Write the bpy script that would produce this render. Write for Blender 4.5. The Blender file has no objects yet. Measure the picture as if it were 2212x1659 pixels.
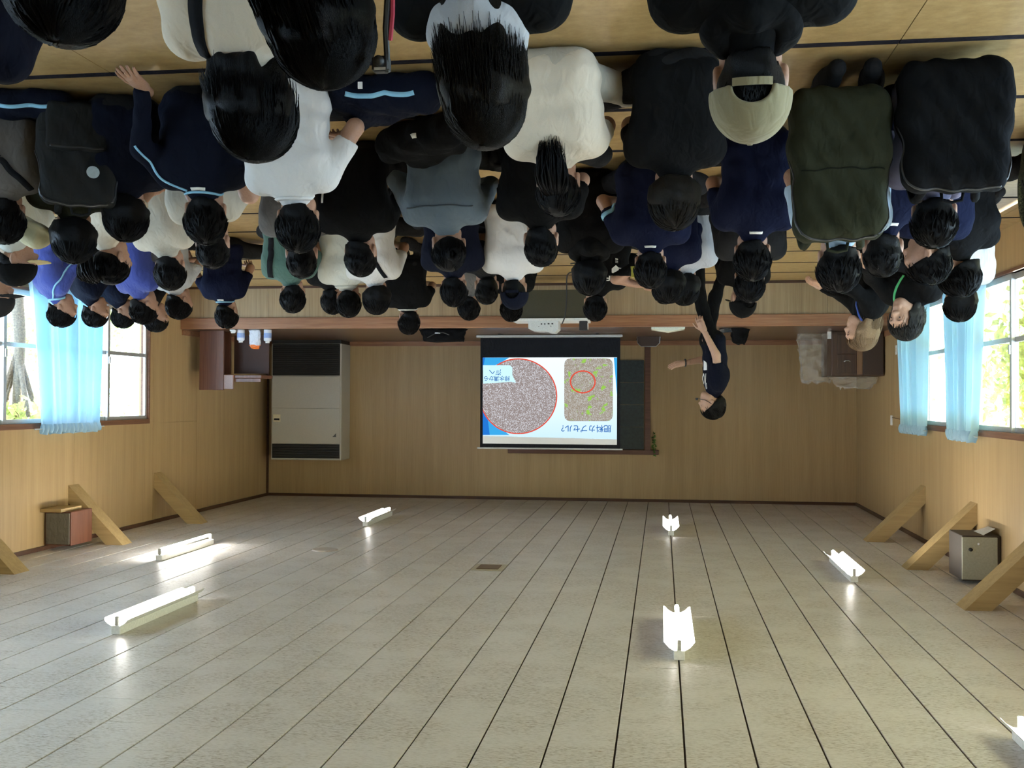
import bpy, math, random
import numpy as np
from mathutils import Matrix, Vector

scene = bpy.context.scene
COL = scene.collection
R = math.radians

# ------------------------------------------------------------------ camera (the photograph was taken with the phone upside down)
FPX, CAM_H = 2300.0, 1.5
def _basis(vx=1430.0, vy=862.0, roll=0.002):
    yd = np.array([-(vx - 1106), vy - 829.5, -FPX]); yd /= np.linalg.norm(yd)
    up = np.array([roll, 1.0, 0.0]); up -= yd * up.dot(yd); up /= np.linalg.norm(up)
    return np.stack([np.cross(yd, up), yd, up])
BAS = _basis()
cam_data = bpy.data.cameras.new('camera')
cam_data.sensor_fit = 'HORIZONTAL'; cam_data.sensor_width = 36.0
cam_data.lens = FPX / 2212.0 * 36.0
cam_data.clip_start = 0.05; cam_data.clip_end = 300
cam = bpy.data.objects.new('camera', cam_data); COL.objects.link(cam)
_m = Matrix.Identity(4)
for _i in range(3):
    _m[_i][0] = -BAS[_i, 0]; _m[_i][1] = -BAS[_i, 1]; _m[_i][2] = BAS[_i, 2]
_m[2][3] = CAM_H
cam.matrix_world = _m
scene.camera = cam

def at(x, y, ax, val):
    """the point of the plane (axis ax = val) in which a photograph pixel's line of sight meets it"""
    d = BAS @ np.array([-(x - 1106), y - 829.5, -FPX])
    c = np.array([0, 0, CAM_H])
    return c + d * ((val - c[ax]) / d[ax])

# ------------------------------------------------------------------ daylight, exposure
EXPOSURE, SKY_K, SUN_K, TUBE_K = 1.42, 6.4, 19.0, 58.0
scene.view_settings.view_transform = 'Standard'
scene.view_settings.look = 'None'
scene.view_settings.gamma = 1.0
scene.view_settings.use_curve_mapping = False
scene.view_settings.exposure = EXPOSURE
scene.cycles.max_bounces = 7; scene.cycles.diffuse_bounces = 4; scene.cycles.glossy_bounces = 3; scene.cycles.transmission_bounces = 4; scene.cycles.transparent_max_bounces = 10
world = bpy.data.worlds.new('daylight'); scene.world = world
world.use_nodes = True
_nt = world.node_tree; _nt.nodes.clear()
_o = _nt.nodes.new('ShaderNodeOutputWorld'); _b = _nt.nodes.new('ShaderNodeBackground')
_b.inputs[0].default_value = (0.58, 0.77, 1.0, 1); _b.inputs[1].default_value = SKY_K
_nt.links.new(_b.outputs[0], _o.inputs[0])
_sd = bpy.data.lights.new('sun', 'SUN'); _sd.energy = SUN_K; _sd.angle = R(1.0); _sd.color = (1.0, 0.95, 0.86)
sun = bpy.data.objects.new('sun', _sd); COL.objects.link(sun)
sun.rotation_euler = Vector((0.45, -0.62, -0.64)).to_track_quat('-Z', 'Y').to_euler()

# ------------------------------------------------------------------ room measures
XL, XR, YB, YF, ZC = 6.5, -2.97, 17.0, -1.6, 3.127
STAGE_Y, STAGE_Z = 13.75, 0.575
WZ0, WZ1 = 0.40, 1.81

# ------------------------------------------------------------------ materials
MATS = {}
def nodemat(name):
    m = bpy.data.materials.new(name); m.use_nodes = True
    nt = m.node_tree
    return m, nt, nt.nodes['Principled BSDF'], nt.nodes['Material Output']
def N(nt, t, **kw):
    n = nt.nodes.new(t)
    for k, v in kw.items():
        setattr(n, k, v)
    return n
def setin(n, **kw):
    for k, v in kw.items():
        n.inputs[k.replace('_', ' ')].default_value = v
def mapped(nt, scale, coord='Object'):
    tc = N(nt, 'ShaderNodeTexCoord'); mp = N(nt, 'ShaderNodeMapping')
    mp.inputs['Scale'].default_value = scale
    nt.links.new(tc.outputs[coord], mp.inputs['Vector']); return mp
def worldpos(nt, scale):
    g = N(nt, 'ShaderNodeNewGeometry'); mp = N(nt, 'ShaderNodeMapping')
    mp.inputs['Scale'].default_value = scale
    nt.links.new(g.outputs['Position'], mp.inputs['Vector']); return mp
def ramp(nt, stops):
    r = N(nt, 'ShaderNodeValToRGB'); e = r.color_ramp.elements
    while len(e) < len(stops): e.new(0.5)
    for q, (p, c) in zip(e, stops):
        q.position = p; q.color = (*c, 1) if len(c) == 3 else c
    return r
def bump(nt, bsdf, src, strength, dist=0.02):
    b = N(nt, 'ShaderNodeBump'); b.inputs['Strength'].default_value = strength; b.inputs['Distance'].default_value = dist
    nt.links.new(src, b.inputs['Height']); nt.links.new(b.outputs[0], bsdf.inputs['Normal'])

def mat_plain(name, col, rough=0.6, metal=0.0, var=0.08, scale=12.0, bmp=0.0, spec=0.5):
    if name in MATS: return MATS[name]
    m, nt, b, o = nodemat(name)
    mp = mapped(nt, (scale,) * 3); n = N(nt, 'ShaderNodeTexNoise'); n.inputs['Detail'].default_value = 4
    nt.links.new(mp.outputs[0], n.inputs['Vector'])
    lo = tuple(max(0, c * (1 - var)) for c in col); hi = tuple(min(1, c * (1 + var)) for c in col)
    r = ramp(nt, [(0.3, lo), (0.7, hi)]); nt.links.new(n.outputs[0], r.inputs[0])
    nt.links.new(r.outputs[0], b.inputs['Base Color'])
    setin(b, Roughness=rough, Metallic=metal); b.inputs['Specular IOR Level'].default_value = spec
    if bmp: bump(nt, b, n.outputs[0], bmp)
    MATS[name] = m; return m
def mat_cloth(name, col, rough=0.92):
    if name in MATS: return MATS[name]
    m, nt, b, o = nodemat(name)
    mp = mapped(nt, (4.5, 4.5, 2.6)); n = N(nt, 'ShaderNodeTexNoise'); setin(n, Detail=2.0, Roughness=0.4, Distortion=0.8)
    nt.links.new(mp.outputs[0], n.inputs['Vector'])
    w = mapped(nt, (380, 380, 380)); n2 = N(nt, 'ShaderNodeTexNoise'); nt.links.new(w.outputs[0], n2.inputs['Vector'])
    lo = tuple(c * .82 for c in col); hi = tuple(min(1, c * 1.12) for c in col)
    r = ramp(nt, [(0.3, lo), (0.7, hi)]); nt.links.new(n2.outputs[0], r.inputs[0])
    nt.links.new(r.outputs[0], b.inputs['Base Color'])
    setin(b, Roughness=rough); b.inputs['Specular IOR Level'].default_value = 0.08 if max(col) < .05 else 0.2
    b.inputs['Sheen Weight'].default_value = 0.0 if max(col) < .05 else 0.1; b.inputs['Sheen Roughness'].default_value = 0.6
    bump(nt, b, n.outputs[0], 0.32, 0.03)
    MATS[name] = m; return m
def mat_hair(name, col):
    if name in MATS: return MATS[name]
    m, nt, b, o = nodemat(name)
    mp = mapped(nt, (160, 160, 14)); n = N(nt, 'ShaderNodeTexNoise'); setin(n, Detail=4.0, Roughness=0.6)
    nt.links.new(mp.outputs[0], n.inputs['Vector'])
    r = ramp(nt, [(0.3, tuple(c * .5 for c in col)), (0.75, tuple(min(1, c * 1.7) for c in col))]); nt.links.new(n.outputs[0], r.inputs[0])
    nt.links.new(r.outputs[0], b.inputs['Base Color'])
    setin(b, Roughness=0.36); b.inputs['Specular IOR Level'].default_value = 0.09
    bump(nt, b, n.outputs[0], 0.9, 0.006)
    MATS[name] = m; return m
def mat_skin(name, col):
    if name in MATS: return MATS[name]
    m, nt, b, o = nodemat(name)
    mp = mapped(nt, (26,) * 3); n = N(nt, 'ShaderNodeTexNoise'); setin(n, Detail=4.0)
    nt.links.new(mp.outputs[0], n.inputs['Vector'])
    r = ramp(nt, [(0.3, (col[0] * .9, col[1] * .82, col[2] * .8)), (0.7, col)]); nt.links.new(n.outputs[0], r.inputs[0])
    nt.links.new(r.outputs[0], b.inputs['Base Color'])
    setin(b, Roughness=0.5)
    bump(nt, b, n.outputs[0], 0.08, 0.004)
    MATS[name] = m; return m
def mat_emit(name, col, k):
    if name in MATS: return MATS[name]
    m = bpy.data.materials.new(name); m.use_nodes = True; nt = m.node_tree; nt.nodes.clear()
    e = N(nt, 'ShaderNodeEmission'); o = N(nt, 'ShaderNodeOutputMaterial')
    e.inputs[0].default_value = (*col, 1); e.inputs[1].default_value = k
    nt.links.new(e.outputs[0], o.inputs[0]); MATS[name] = m; return m
def mat_wood(name, c0, c1, c2, axis='Z', freq=26.0, rough=0.45, band=1.1, bmp=0.03):
    """long grain along an axis: streaks plus broad board-to-board bands"""
    if name in MATS: return MATS[name]
    m, nt, b, o = nodemat(name)
    s = {'X': (0.5, freq, freq), 'Y': (freq, 0.5, freq), 'Z': (freq, freq, 0.35)}[axis]
    sb = {'X': (0.02, band, band), 'Y': (band, 0.02, band), 'Z': (band, band, 0.02)}[axis]
    mp = worldpos(nt, s); n = N(nt, 'ShaderNodeTexNoise'); setin(n, Detail=6.0, Roughness=0.62)
    nt.links.new(mp.outputs[0], n.inputs['Vector'])
    mb = worldpos(nt, tuple(v * 3.2 for v in sb)); nb = N(nt, 'ShaderNodeTexNoise'); setin(nb, Detail=2.0)
    nt.links.new(mb.outputs[0], nb.inputs['Vector'])
    mx = N(nt, 'ShaderNodeMath', operation='MULTIPLY_ADD'); mx.inputs[1].default_value = 0.6
    nt.links.new(n.outputs[0], mx.inputs[0])
    m2 = N(nt, 'ShaderNodeMath', operation='MULTIPLY'); m2.inputs[1].default_value = 0.4
    nt.links.new(nb.outputs[0], m2.inputs[0]); nt.links.new(m2.outputs[0], mx.inputs[2])
    r = ramp(nt, [(0.34, c0), (0.5, c1), (0.66, c2)]); nt.links.new(mx.outputs[0], r.inputs[0])
    nt.links.new(r.outputs[0], b.inputs['Base Color'])
    setin(b, Roughness=rough); b.inputs['Specular IOR Level'].default_value = 0.4
    bump(nt, b, n.outputs[0], bmp, 0.01)
    MATS[name] = m; return m

M_WALL = mat_wood('wall_plywood', (0.355, 0.235, 0.108), (0.41, 0.277, 0.130), (0.455, 0.318, 0.154), freq=15, band=.55)
M_BRACE = mat_wood('brace_timber', (0.34, 0.235, 0.105), (0.41, 0.285, 0.13), (0.46, 0.33, 0.155), axis='X', freq=10)
M_TRIM = mat_wood('dark_trim', (0.045, 0.018, 0.008), (0.075, 0.032, 0.014), (0.11, 0.05, 0.022), axis='X', freq=20)
M_STFLOOR = mat_wood('stage_floor_boards', (0.07, 0.036, 0.022), (0.11, 0.06, 0.036), (0.15, 0.085, 0.05), axis='X', freq=16, rough=0.3)
M_STEDGE = mat_wood('stage_edge_wood', (0.20, 0.085, 0.04), (0.30, 0.14, 0.066), (0.38, 0.19, 0.095), axis='X', freq=12, rough=0.4)
M_STFACE = mat_wood('stage_face_boards', (0.24, 0.16, 0.085), (0.34, 0.24, 0.13), (0.42, 0.31, 0.18), axis='Z', freq=22, rough=0.55)
M_ALU = mat_plain('aluminium', (0.62, 0.63, 0.62), 0.35, 0.7, 0.05)
M_WHITE = mat_plain('white_plastic', (0.78, 0.78, 0.74), 0.45)
M_BLACK = mat_plain('black_plastic', (0.014, 0.014, 0.014), 0.5)
M_DARK = mat_plain('dark_void', (0.01, 0.009, 0.008), 0.9)

# ceiling board: cream, short brown dashes across the board, semi-gloss
def mat_ceiling():
    m, nt, b, o = nodemat('ceiling_board')
    mp = worldpos(nt, (8.0, 60.0, 1.0)); n = N(nt, 'ShaderNodeTexNoise'); setin(n, Detail=3.0, Roughness=0.55)
    nt.links.new(mp.outputs[0], n.inputs['Vector'])
    r = ramp(nt, [(0.36, (0.30, 0.24, 0.17)), (0.48, (0.685, 0.645, 0.615)), (0.8, (0.765, 0.73, 0.71))]); nt.links.new(n.outputs[0], r.inputs[0])
    mq = worldpos(nt, (0.5, 0.5, 1.0)); q = N(nt, 'ShaderNodeTexNoise'); setin(q, Detail=2.0)
    nt.links.new(mq.outputs[0], q.inputs['Vector'])
    rq = ramp(nt, [(0.46, (0, 0, 0)), (0.62, (1, 1, 1))]); nt.links.new(q.outputs[0], rq.inputs[0])
    mx = N(nt, 'ShaderNodeMix', data_type='RGBA'); mx.inputs[7].default_value = (0.735, 0.70, 0.675, 1)
    mm = N(nt, 'ShaderNodeMath', operation='MULTIPLY'); mm.inputs[1].default_value = 0.6
    nt.links.new(rq.outputs[0], mm.inputs[0]); nt.links.new(mm.outputs[0], mx.inputs[0]); nt.links.new(r.outputs[0], mx.inputs[6])
    nt.links.new(mx.outputs[2], b.inputs['Base Color'])
    setin(b, Roughness=0.42); b.inputs['Specular IOR Level'].default_value = 0.4
    bump(nt, b, n.outputs[0], 0.12, 0.004)
    return m
M_CEIL = mat_ceiling()
# tatami: fine weave across, worn patches
def mat_tatami():
    m, nt, b, o = nodemat('tatami_straw')
    mp = worldpos(nt, (6.0, 220.0, 1.0)); n = N(nt, 'ShaderNodeTexNoise'); setin(n, Detail=3.0)
    nt.links.new(mp.outputs[0], n.inputs['Vector'])
    mw = worldpos(nt, (2.2, 3.0, 1.0)); w = N(nt, 'ShaderNodeTexNoise'); setin(w, Detail=6.0, Roughness=0.7)
    nt.links.new(mw.outputs[0], w.inputs['Vector'])
    ad = N(nt, 'ShaderNodeMath', operation='MULTIPLY_ADD'); ad.inputs[1].default_value = 0.35
    ml = N(nt, 'ShaderNodeMath', operation='MULTIPLY'); ml.inputs[1].default_value = 0.65
    nt.links.new(w.outputs[0], ml.inputs[0]); nt.links.new(n.outputs[0], ad.inputs[0]); nt.links.new(ml.outputs[0], ad.inputs[2])
    r = ramp(nt, [(0.34, (0.25, 0.150, 0.048)), (0.5, (0.345, 0.222, 0.082)), (0.68, (0.44, 0.305, 0.135))]); nt.links.new(ad.outputs[0], r.inputs[0])
    nt.links.new(r.outputs[0], b.inputs['Base Color'])
    setin(b, Roughness=0.42); b.inputs['Specular IOR Level'].default_value = 0.45
    bump(nt, b, n.outputs[0], 0.25, 0.003)
    return m
M_TATAMI = mat_tatami()
M_HERI = mat_cloth('black_mat_binding', (0.014, 0.012, 0.016))

def mat_glass():
    m = bpy.data.materials.new('window_glass'); m.use_nodes = True; nt = m.node_tree; nt.nodes.clear()
    t = N(nt, 'ShaderNodeBsdfTransparent'); g = N(nt, 'ShaderNodeBsdfGlossy'); g.inputs['Roughness'].default_value = 0.03
    n = N(nt, 'ShaderNodeTexNoise'); n.inputs['Scale'].default_value = 2.0
    r = ramp(nt, [(0.3, (0.90, 0.94, 0.94)), (0.7, (0.95, 0.97, 0.97))]); nt.links.new(n.outputs[0], r.inputs[0]); nt.links.new(r.outputs[0], t.inputs[0])
    f = N(nt, 'ShaderNodeFresnel'); f.inputs[0].default_value = 1.35
    mx = N(nt, 'ShaderNodeMixShader'); o = N(nt, 'ShaderNodeOutputMaterial')
    ge = N(nt, 'ShaderNodeNewGeometry'); su = N(nt, 'ShaderNodeMath', operation='SUBTRACT'); su.inputs[0].default_value = 1.0; nt.links.new(ge.outputs['Backfacing'], su.inputs[1])
    ml = N(nt, 'ShaderNodeMath', operation='MULTIPLY'); nt.links.new(f.outputs[0], ml.inputs[0]); nt.links.new(su.outputs[0], ml.inputs[1])
    nt.links.new(ml.outputs[0], mx.inputs[0]); nt.links.new(t.outputs[0], mx.inputs[1]); nt.links.new(g.outputs[0], mx.inputs[2]); nt.links.new(mx.outputs[0], o.inputs[0])
    return m
M_GLASS = mat_glass()
def mat_curtain():
    m = bpy.data.materials.new('light_blue_curtain'); m.use_nodes = True; nt = m.node_tree; nt.nodes.clear()
    d = N(nt, 'ShaderNodeBsdfDiffuse'); t = N(nt, 'ShaderNodeBsdfTranslucent'); mx = N(nt, 'ShaderNodeMixShader'); o = N(nt, 'ShaderNodeOutputMaterial')
    mp = worldpos(nt, (260, 260, 260)); n = N(nt, 'ShaderNodeTexNoise'); nt.links.new(mp.outputs[0], n.inputs['Vector'])
    r = ramp(nt, [(0.3, (0.46, 0.63, 0.72)), (0.7, (0.56, 0.72, 0.79))]); nt.links.new(n.outputs[0], r.inputs[0])
    nt.links.new(r.outputs[0], d.inputs[0]); t.inputs[0].default_value = (0.28, 0.56, 0.80, 1); mx.inputs[0].default_value = 0.42
    nt.links.new(d.outputs[0], mx.inputs[1]); nt.links.new(t.outputs[0], mx.inputs[2]); nt.links.new(mx.outputs[0], o.inputs[0])
    return m
M_CURTAIN = mat_curtain()

# ------------------------------------------------------------------ object helpers
def link(name, mesh, mat=None, parent=None):
    o = bpy.data.objects.new(name, mesh); COL.objects.link(o)
    if mat is not None and not mesh.materials: mesh.materials.append(mat)
    if parent is not None: o.parent = parent
    return o
def tag(o, label=None, cat=None, group=None, kind=None):
    if label: o['label'] = label
    if cat: o['category'] = cat
    if group: o['group'] = group
    if kind: o['kind'] = kind
    return o
def thing(name, label, cat, loc=(0, 0, 0), rz=0.0, group=None):
    o = bpy.data.objects.new(name, None); COL.objects.link(o); o.empty_display_size = 0.1
    o.location = loc; o.rotation_euler = (0, 0, rz)
    return tag(o, label, cat, group)
def rawmesh(name, v, f, smooth=False):
    me = bpy.data.meshes.new(name)
    v = np.asarray(v, dtype=np.float64)
    me.from_pydata(v.tolist() if len(v) else [], [], [list(map(int, q)) for q in f]); me.update()
    if smooth: me.polygons.foreach_set('use_smooth', np.ones(len(me.polygons), dtype=bool))
    return me
class MB:
    """collects simple shapes into one mesh"""
    def __init__(s): s.v = []; s.f = []
    def add(s, v, f):
        k = len(s.v); s.v += [tuple(p) for p in v]; s.f += [tuple(i + k for i in q) for q in f]; return s
    def box(s, x0, x1, y0, y1, z0, z1, M=None, b=0.0):
        if b <= 0:
            v = [(x, y, z) for z in (z0, z1) for y in (y0, y1) for x in (x0, x1)]
            f = [(0, 2, 3, 1), (4, 5, 7, 6), (0, 1, 5, 4), (2, 6, 7, 3), (0, 4, 6, 2), (1, 3, 7, 5)]
        else:
            v = []; f = []
            sg = [(-1, -1), (1, -1), (1, 1), (-1, 1)]
            def ring(z, i):
                out = []
                for sx, sy in sg:
                    ex = x1 if sx > 0 else x0; ey = y1 if sy > 0 else y0
                    a = (ex - sx * i, ey - sy * (i + b)); c = (ex - sx * (i + b), ey - sy * i)
                    out += [a, c] if sx * sy > 0 else [c, a]
                return [(p[0], p[1], z) for p in out]
            for z, i in ((z0, b), (z0 + b, 0), (z1 - b, 0), (z1, b)): v += ring(z, i)
            for k in range(3):
                for j in range(8): f.append((k * 8 + j, k * 8 + (j + 1) % 8, k * 8 + 8 + (j + 1) % 8, k * 8 + 8 + j))
            f.append(tuple(range(7, -1, -1))); f.append(tuple(range(24, 32)))
        if M is not None: v = [tuple(M @ Vector(p)) for p in v]
        return s.add(v, f)
    def cyl(s, a, b, r0, r1=None, n=16, cap=True):
        r1 = r0 if r1 is None else r1
        a = Vector(a); b = Vector(b); d = (b - a).normalized(); u = d.orthogonal().normalized(); w = d.cross(u)
        v = []
        for c, r in ((a, r0), (b, r1)):
            for i in range(n):
                t = 2 * math.pi * i / n; v.append(tuple(c + u * (r * math.cos(t)) + w * (r * math.sin(t))))
        f = [(i, (i + 1) % n, n + (i + 1) % n, n + i) for i in range(n)]
        if cap: f += [tuple(range(n - 1, -1, -1)), tuple(range(n, 2 * n))]
        return s.add(v, f)
    def tube(s, pts, r, n=6, taper=None):
        pts = [Vector(p) for p in pts]; m = len(pts); v = []
        u = None
        for i, p in enumerate(pts):
            d = (pts[min(i + 1, m - 1)] - pts[max(i - 1, 0)]).normalized()
            u = d.orthogonal().normalized() if u is None else (u - d * u.dot(d)).normalized()
            w = d.cross(u); rr = r * (1 if taper is None else taper(i / (m - 1)))
            for j in range(n):
                t = 2 * math.pi * j / n; v.append(tuple(p + u * (rr * math.cos(t)) + w * (rr * math.sin(t))))
        f = [(i * n + j, i * n + (j + 1) % n, (i + 1) * n + (j + 1) % n, (i + 1) * n + j) for i in range(m - 1) for j in range(n)]
        f += [tuple(range(n - 1, -1, -1)), tuple(range((m - 1) * n, m * n))]
        return s.add(v, f)
    def poly(s, pts, y, th=0.002):
        """a flat shape in the x-z plane at depth y, th thick"""
        n = len(pts); v = [(p[0], y, p[1]) for p in pts] + [(p[0], y + th, p[1]) for p in pts]
        f = [tuple(range(n)), tuple(range(2 * n - 1, n - 1, -1))] + [(i, i + n, (i + 1) % n + n, (i + 1) % n) for i in range(n)]
        return s.add(v, f)
    def build(s, name, mat, parent=None, smooth=False):
        return link(name, rawmesh(name, s.v, s.f, smooth), mat, parent)
def bx(name, mat, x0, x1, y0, y1, z0, z1, parent=None, b=0.0):
    return MB().box(x0, x1, y0, y1, z0, z1, b=b).build(name, mat, parent)
def struct(o): return tag(o, kind='structure')
def text_mesh(txt, size):
    """lettering as a flat mesh in the x-y plane, centred"""
    c = bpy.data.curves.new('lettering', 'FONT'); c.body = txt; c.size = size; c.align_x = 'CENTER'; c.align_y = 'CENTER'; c.resolution_u = 3
    c.offset = size * 0.012
    o = bpy.data.objects.new('lettering', c)
    COL.objects.link(o); bpy.context.view_layer.update()
    me = bpy.data.meshes.new_from_object(o.evaluated_get(bpy.context.evaluated_depsgraph_get()))
    bpy.data.objects.remove(o); bpy.data.curves.remove(c)
    me.materials.clear(); return me
# ================================================================== the room shell
TH = 0.14
def side_wall(name, X, s, wins):
    """outer shell of a long wall; s = +1 when the outside lies towards +x"""
    m = MB(); a, b = (X + .010, X + TH) if s > 0 else (X - TH, X - .010)
    m.box(a, b, YF, YB + TH, -0.1, WZ0); m.box(a, b, YF, YB + TH, WZ1, ZC + .1)
    ys = sorted(wins); edge = YF
    for y0, y1 in ys:
        m.box(a, b, edge, y0, WZ0, WZ1); edge = y1
    m.box(a, b, edge, YB + TH, WZ0, WZ1)
    w = struct(m.build(name, M_WALL))
    p0, p1 = (X, X + .010) if s > 0 else (X - .010, X)
    def panel(y0, y1, z0, z1):
        MB().box(p0, p1, y0 + .003, y1 - .003, z0, z1).build('wall_panel', M_WALL, w)
    return w, panel
WL = [(-.6, 3.4), (4.2, 8.2), (8.85, 12.85)]
WR = [(-.6, 3.0), (3.7, 7.9), (8.7, 13.5)]
wall_left, panel = side_wall('wall_left', XL, 1, WL)
for y0, y1 in ((YF, .9), (.9, 2.95), (2.95, 5.0), (5.0, 7.05), (7.05, 9.1), (9.1, 11.1), (11.1, 12.96), (12.96, 14.25), (14.25, YB)): panel(y0, y1, 1.838 if y1 < 14.3 else 1.838, ZC)
panel(12.96, 14.25, 0.0, 1.832); panel(14.25, YB, 0.0, 1.838)
panel(12.85, 12.96, 0.0, 1.838)
for y0, y1 in ((YF, .9), (.9, 2.95), (2.95, 5.0), (5.0, 7.05), (7.05, 9.1), (9.1, 11.1), (11.1, 12.85)): panel(y0, y1, 0.0, WZ0 - .03)
for y0, y1 in ((YF, -.6), (3.4, 4.2), (8.2, 8.85)): panel(y0, y1, WZ0 - .03, 1.838)
wall_right, panel = side_wall('wall_right', XR, -1, WR)
for y0, y1 in ((YF, .7), (.7, 2.75), (2.75, 4.8), (4.8, 6.8), (6.8, 8.8), (8.8, 10.77), (10.77, 12.77), (12.77, 14.32), (14.32, YB)): panel(y0, y1, 1.838, ZC)
panel(13.5, 14.32, 0.0, 1.833); panel(14.32, YB, 0.0, 1.838)
for y0, y1 in ((YF, .7), (.7, 2.75), (2.75, 4.8), (4.8, 6.8), (6.8, 8.8), (8.8, 10.77), (10.77, 13.5)): panel(y0, y1, 0.0, WZ0 - .03)
for y0, y1 in ((YF, -.6), (3.0, 3.7), (7.9, 8.7)): panel(y0, y1, WZ0 - .03, 1.838)
wall_back = struct(bx('wall_back', M_WALL, XR - TH, XL + TH, YB + .010, YB + TH, -.1, ZC + .1))
_xs = [XR, -1.15, .67, 2.49, 4.31, 6.0, XL]
for a, b in zip(_xs[:-1], _xs[1:]): bx('wall_panel', M_WALL, a + .0004, b - .0004, YB, YB + .010, 0, ZC, wall_back)
wall_front = struct(bx('wall_front', M_WALL, XR - TH, XL + TH, YF - TH, YF, -.1, ZC + .1))

# floor and tatami mats (long side across the room, black binding along both long edges)
floor = struct(bx('floor', mat_plain('floor_boards', (.22, .15, .08), .7), XR - TH, XL + TH, YF - TH, YB + TH, -.12, -.030))
def mat_mesh(L, D):
    m = MB(); m.box(0, L - .004, .026, D - .026, -.03, 0.0); k = len(m.f)
    m.box(0, L - .004, .001, .026, -.03, 0.0012); m.box(0, L - .004, D - .026, D - .001, -.03, 0.0012)
    me = rawmesh('tatami_mat', m.v, m.f); me.materials.append(M_TATAMI); me.materials.append(M_HERI)
    for i, p in enumerate(me.polygons): p.material_index = 0 if i < k else 1
    return me
_cache = {}
ML, MD = 1.757, 0.916
for r in range(-6, 10):
    y = 4.62 + MD * r; D = min(MD, STAGE_Y - y)
    if D < .1: continue
    y0 = max(y, YF + .01); D = y + D - y0
    for c in range(-2, 5):
        x0 = max(XR, -.98 + ML * c); x1 = min(XL, -.98 + ML * (c + 1))
        if x1 - x0 < .02: continue
        key = (round(x1 - x0, 3), round(D, 3))
        if key not in _cache: _cache[key] = mat_mesh(x1 - x0, D)
        o = link('tatami_mat', _cache[key], None, floor); o.location = (x0, y0, 0)

# ceiling: boards laid in staggered columns, open joints between the columns
ceiling = struct(bx('ceiling', mat_plain('ceiling_joint', (.05, .032, .018), .9), XR - TH, XL + TH, YF - TH, YB + TH, ZC + .009, ZC + .12))
TW, TL = 0.3185, 0.655
def tile_mesh(w, l):
    m = MB(); e = .0014
    v = [(0, 0, .009), (w, 0, .009), (w, l, .009), (0, l, .009), (0, 0, e), (w, 0, e), (w, l, e), (0, l, e), (e, e, 0), (w - e, e, 0), (w - e, l - e, 0), (e, l - e, 0)]
    f = []
    for k in (0, 4):
        for i in range(4): f.append((k + i, k + 4 + i, k + 4 + (i + 1) % 4, k + (i + 1) % 4))
    f.append((11, 10, 9, 8))
    return v, f
tiles = []
for c in range(-20, 14):                                   # column c spans x from .53-TW*(c+1) to .53-TW*c
    x1 = .53 - TW * c; x0 = x1 - TW
    x0 = max(x0, XR); x1 = min(x1, XL)
    if x1 - x0 < .02: continue
    ph = 4.945 + ((.41 * c) % 1.0) * TL
    for k in range(-12, 22):
        y0 = max(ph + TL * k, YF); y1 = min(ph + TL * (k + 1), YB)
        if y1 - y0 < .02: continue
        tiles.append((x0, x1, y0, y1))
def tile_seen(t):
    x, y = (t[0] + t[1]) / 2, (t[2] + t[3]) / 2
    q = BAS.T @ np.array([x, y, ZC - CAM_H])
    if y < 4.0 or abs(q[0] / -q[2] * FPX) > 1180 or q[1] / -q[2] * FPX > 900: return 0
    return (t[1] - t[0]) * (t[3] - t[2]) / (y * y * y)
tiles.sort(key=tile_seen, reverse=True)
_cache = {}; rest = MB()
for i, (x0, x1, y0, y1) in enumerate(tiles):
    w, l = x1 - x0 - .010, y1 - y0 - .003
    if i < 300:
        key = (round(w, 3), round(l, 3))
        if key not in _cache: _cache[key] = rawmesh('ceiling_tile', *tile_mesh(w, l))
        o = link('ceiling_tile', _cache[key], M_CEIL, ceiling); o.location = (x0 + .005, y0 + .0015, ZC)
    else:
        v, f = tile_mesh(w, l); rest.add([(p[0] + x0 + .005, p[1] + y0 + .0015, p[2] + ZC) for p in v], f)
tag(rest.build('far_ceiling_tiles', M_CEIL, ceiling), kind='stuff')

# dark strip where walls meet the ceiling
struct(bx('trim_1', M_TRIM, XR, XL, YB - .022, YB, ZC - .045, ZC))
struct(bx('trim_2', M_TRIM, XL - .022, XL, YF, YB - .022, ZC - .045, ZC))
struct(bx('trim_3', M_TRIM, XR, XR + .022, YF, YB - .022, ZC - .045, ZC))
struct(bx('trim_4', M_TRIM, XL - .03, XL, YB - .052, YB - .022, STAGE_Z + .001, ZC - .045))

# stage
stage = thing('stage', 'low wooden stage with brown edge across the end of the hall', 'stage', (0, 0, 0)); stage['kind'] = 'structure'
bx('stage_floor', M_STFLOOR, XR + .001, XL - .001, STAGE_Y, YB - .001, STAGE_Z - .03, STAGE_Z, stage)
bx('stage_edge', M_STEDGE, XR + .001, XL - .001, STAGE_Y - .03, STAGE_Y - .001, .425, STAGE_Z + .002, stage, b=.004)
_x = XR + .002
k = 0
while _x < XL - .02:
    w = min(.915, XL - .002 - _x); bx('face_board', M_STFACE, _x, _x + w - .003, STAGE_Y + .004, STAGE_Y + .02, 0.002, .424, stage); _x += w; k += 1
bx('kick_strip', M_TRIM, XR + .001, XL - .001, STAGE_Y - .004, STAGE_Y + .004, 0.0015, .03, stage)
struct(bx('baseboard_back', M_STEDGE, XR + .001, XL - .031, YB - .016, YB - .0005, STAGE_Z + .001, STAGE_Z + .075))
struct(bx('baseboard_left', M_STEDGE, XL - .016, XL - .0005, STAGE_Y + .02, YB - .06, STAGE_Z + .001, STAGE_Z + .075))
struct(bx('baseboard_right', M_STEDGE, XR + .0005, XR + .016, STAGE_Y + .02, YB - .02, STAGE_Z + .001, STAGE_Z + .075))

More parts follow.
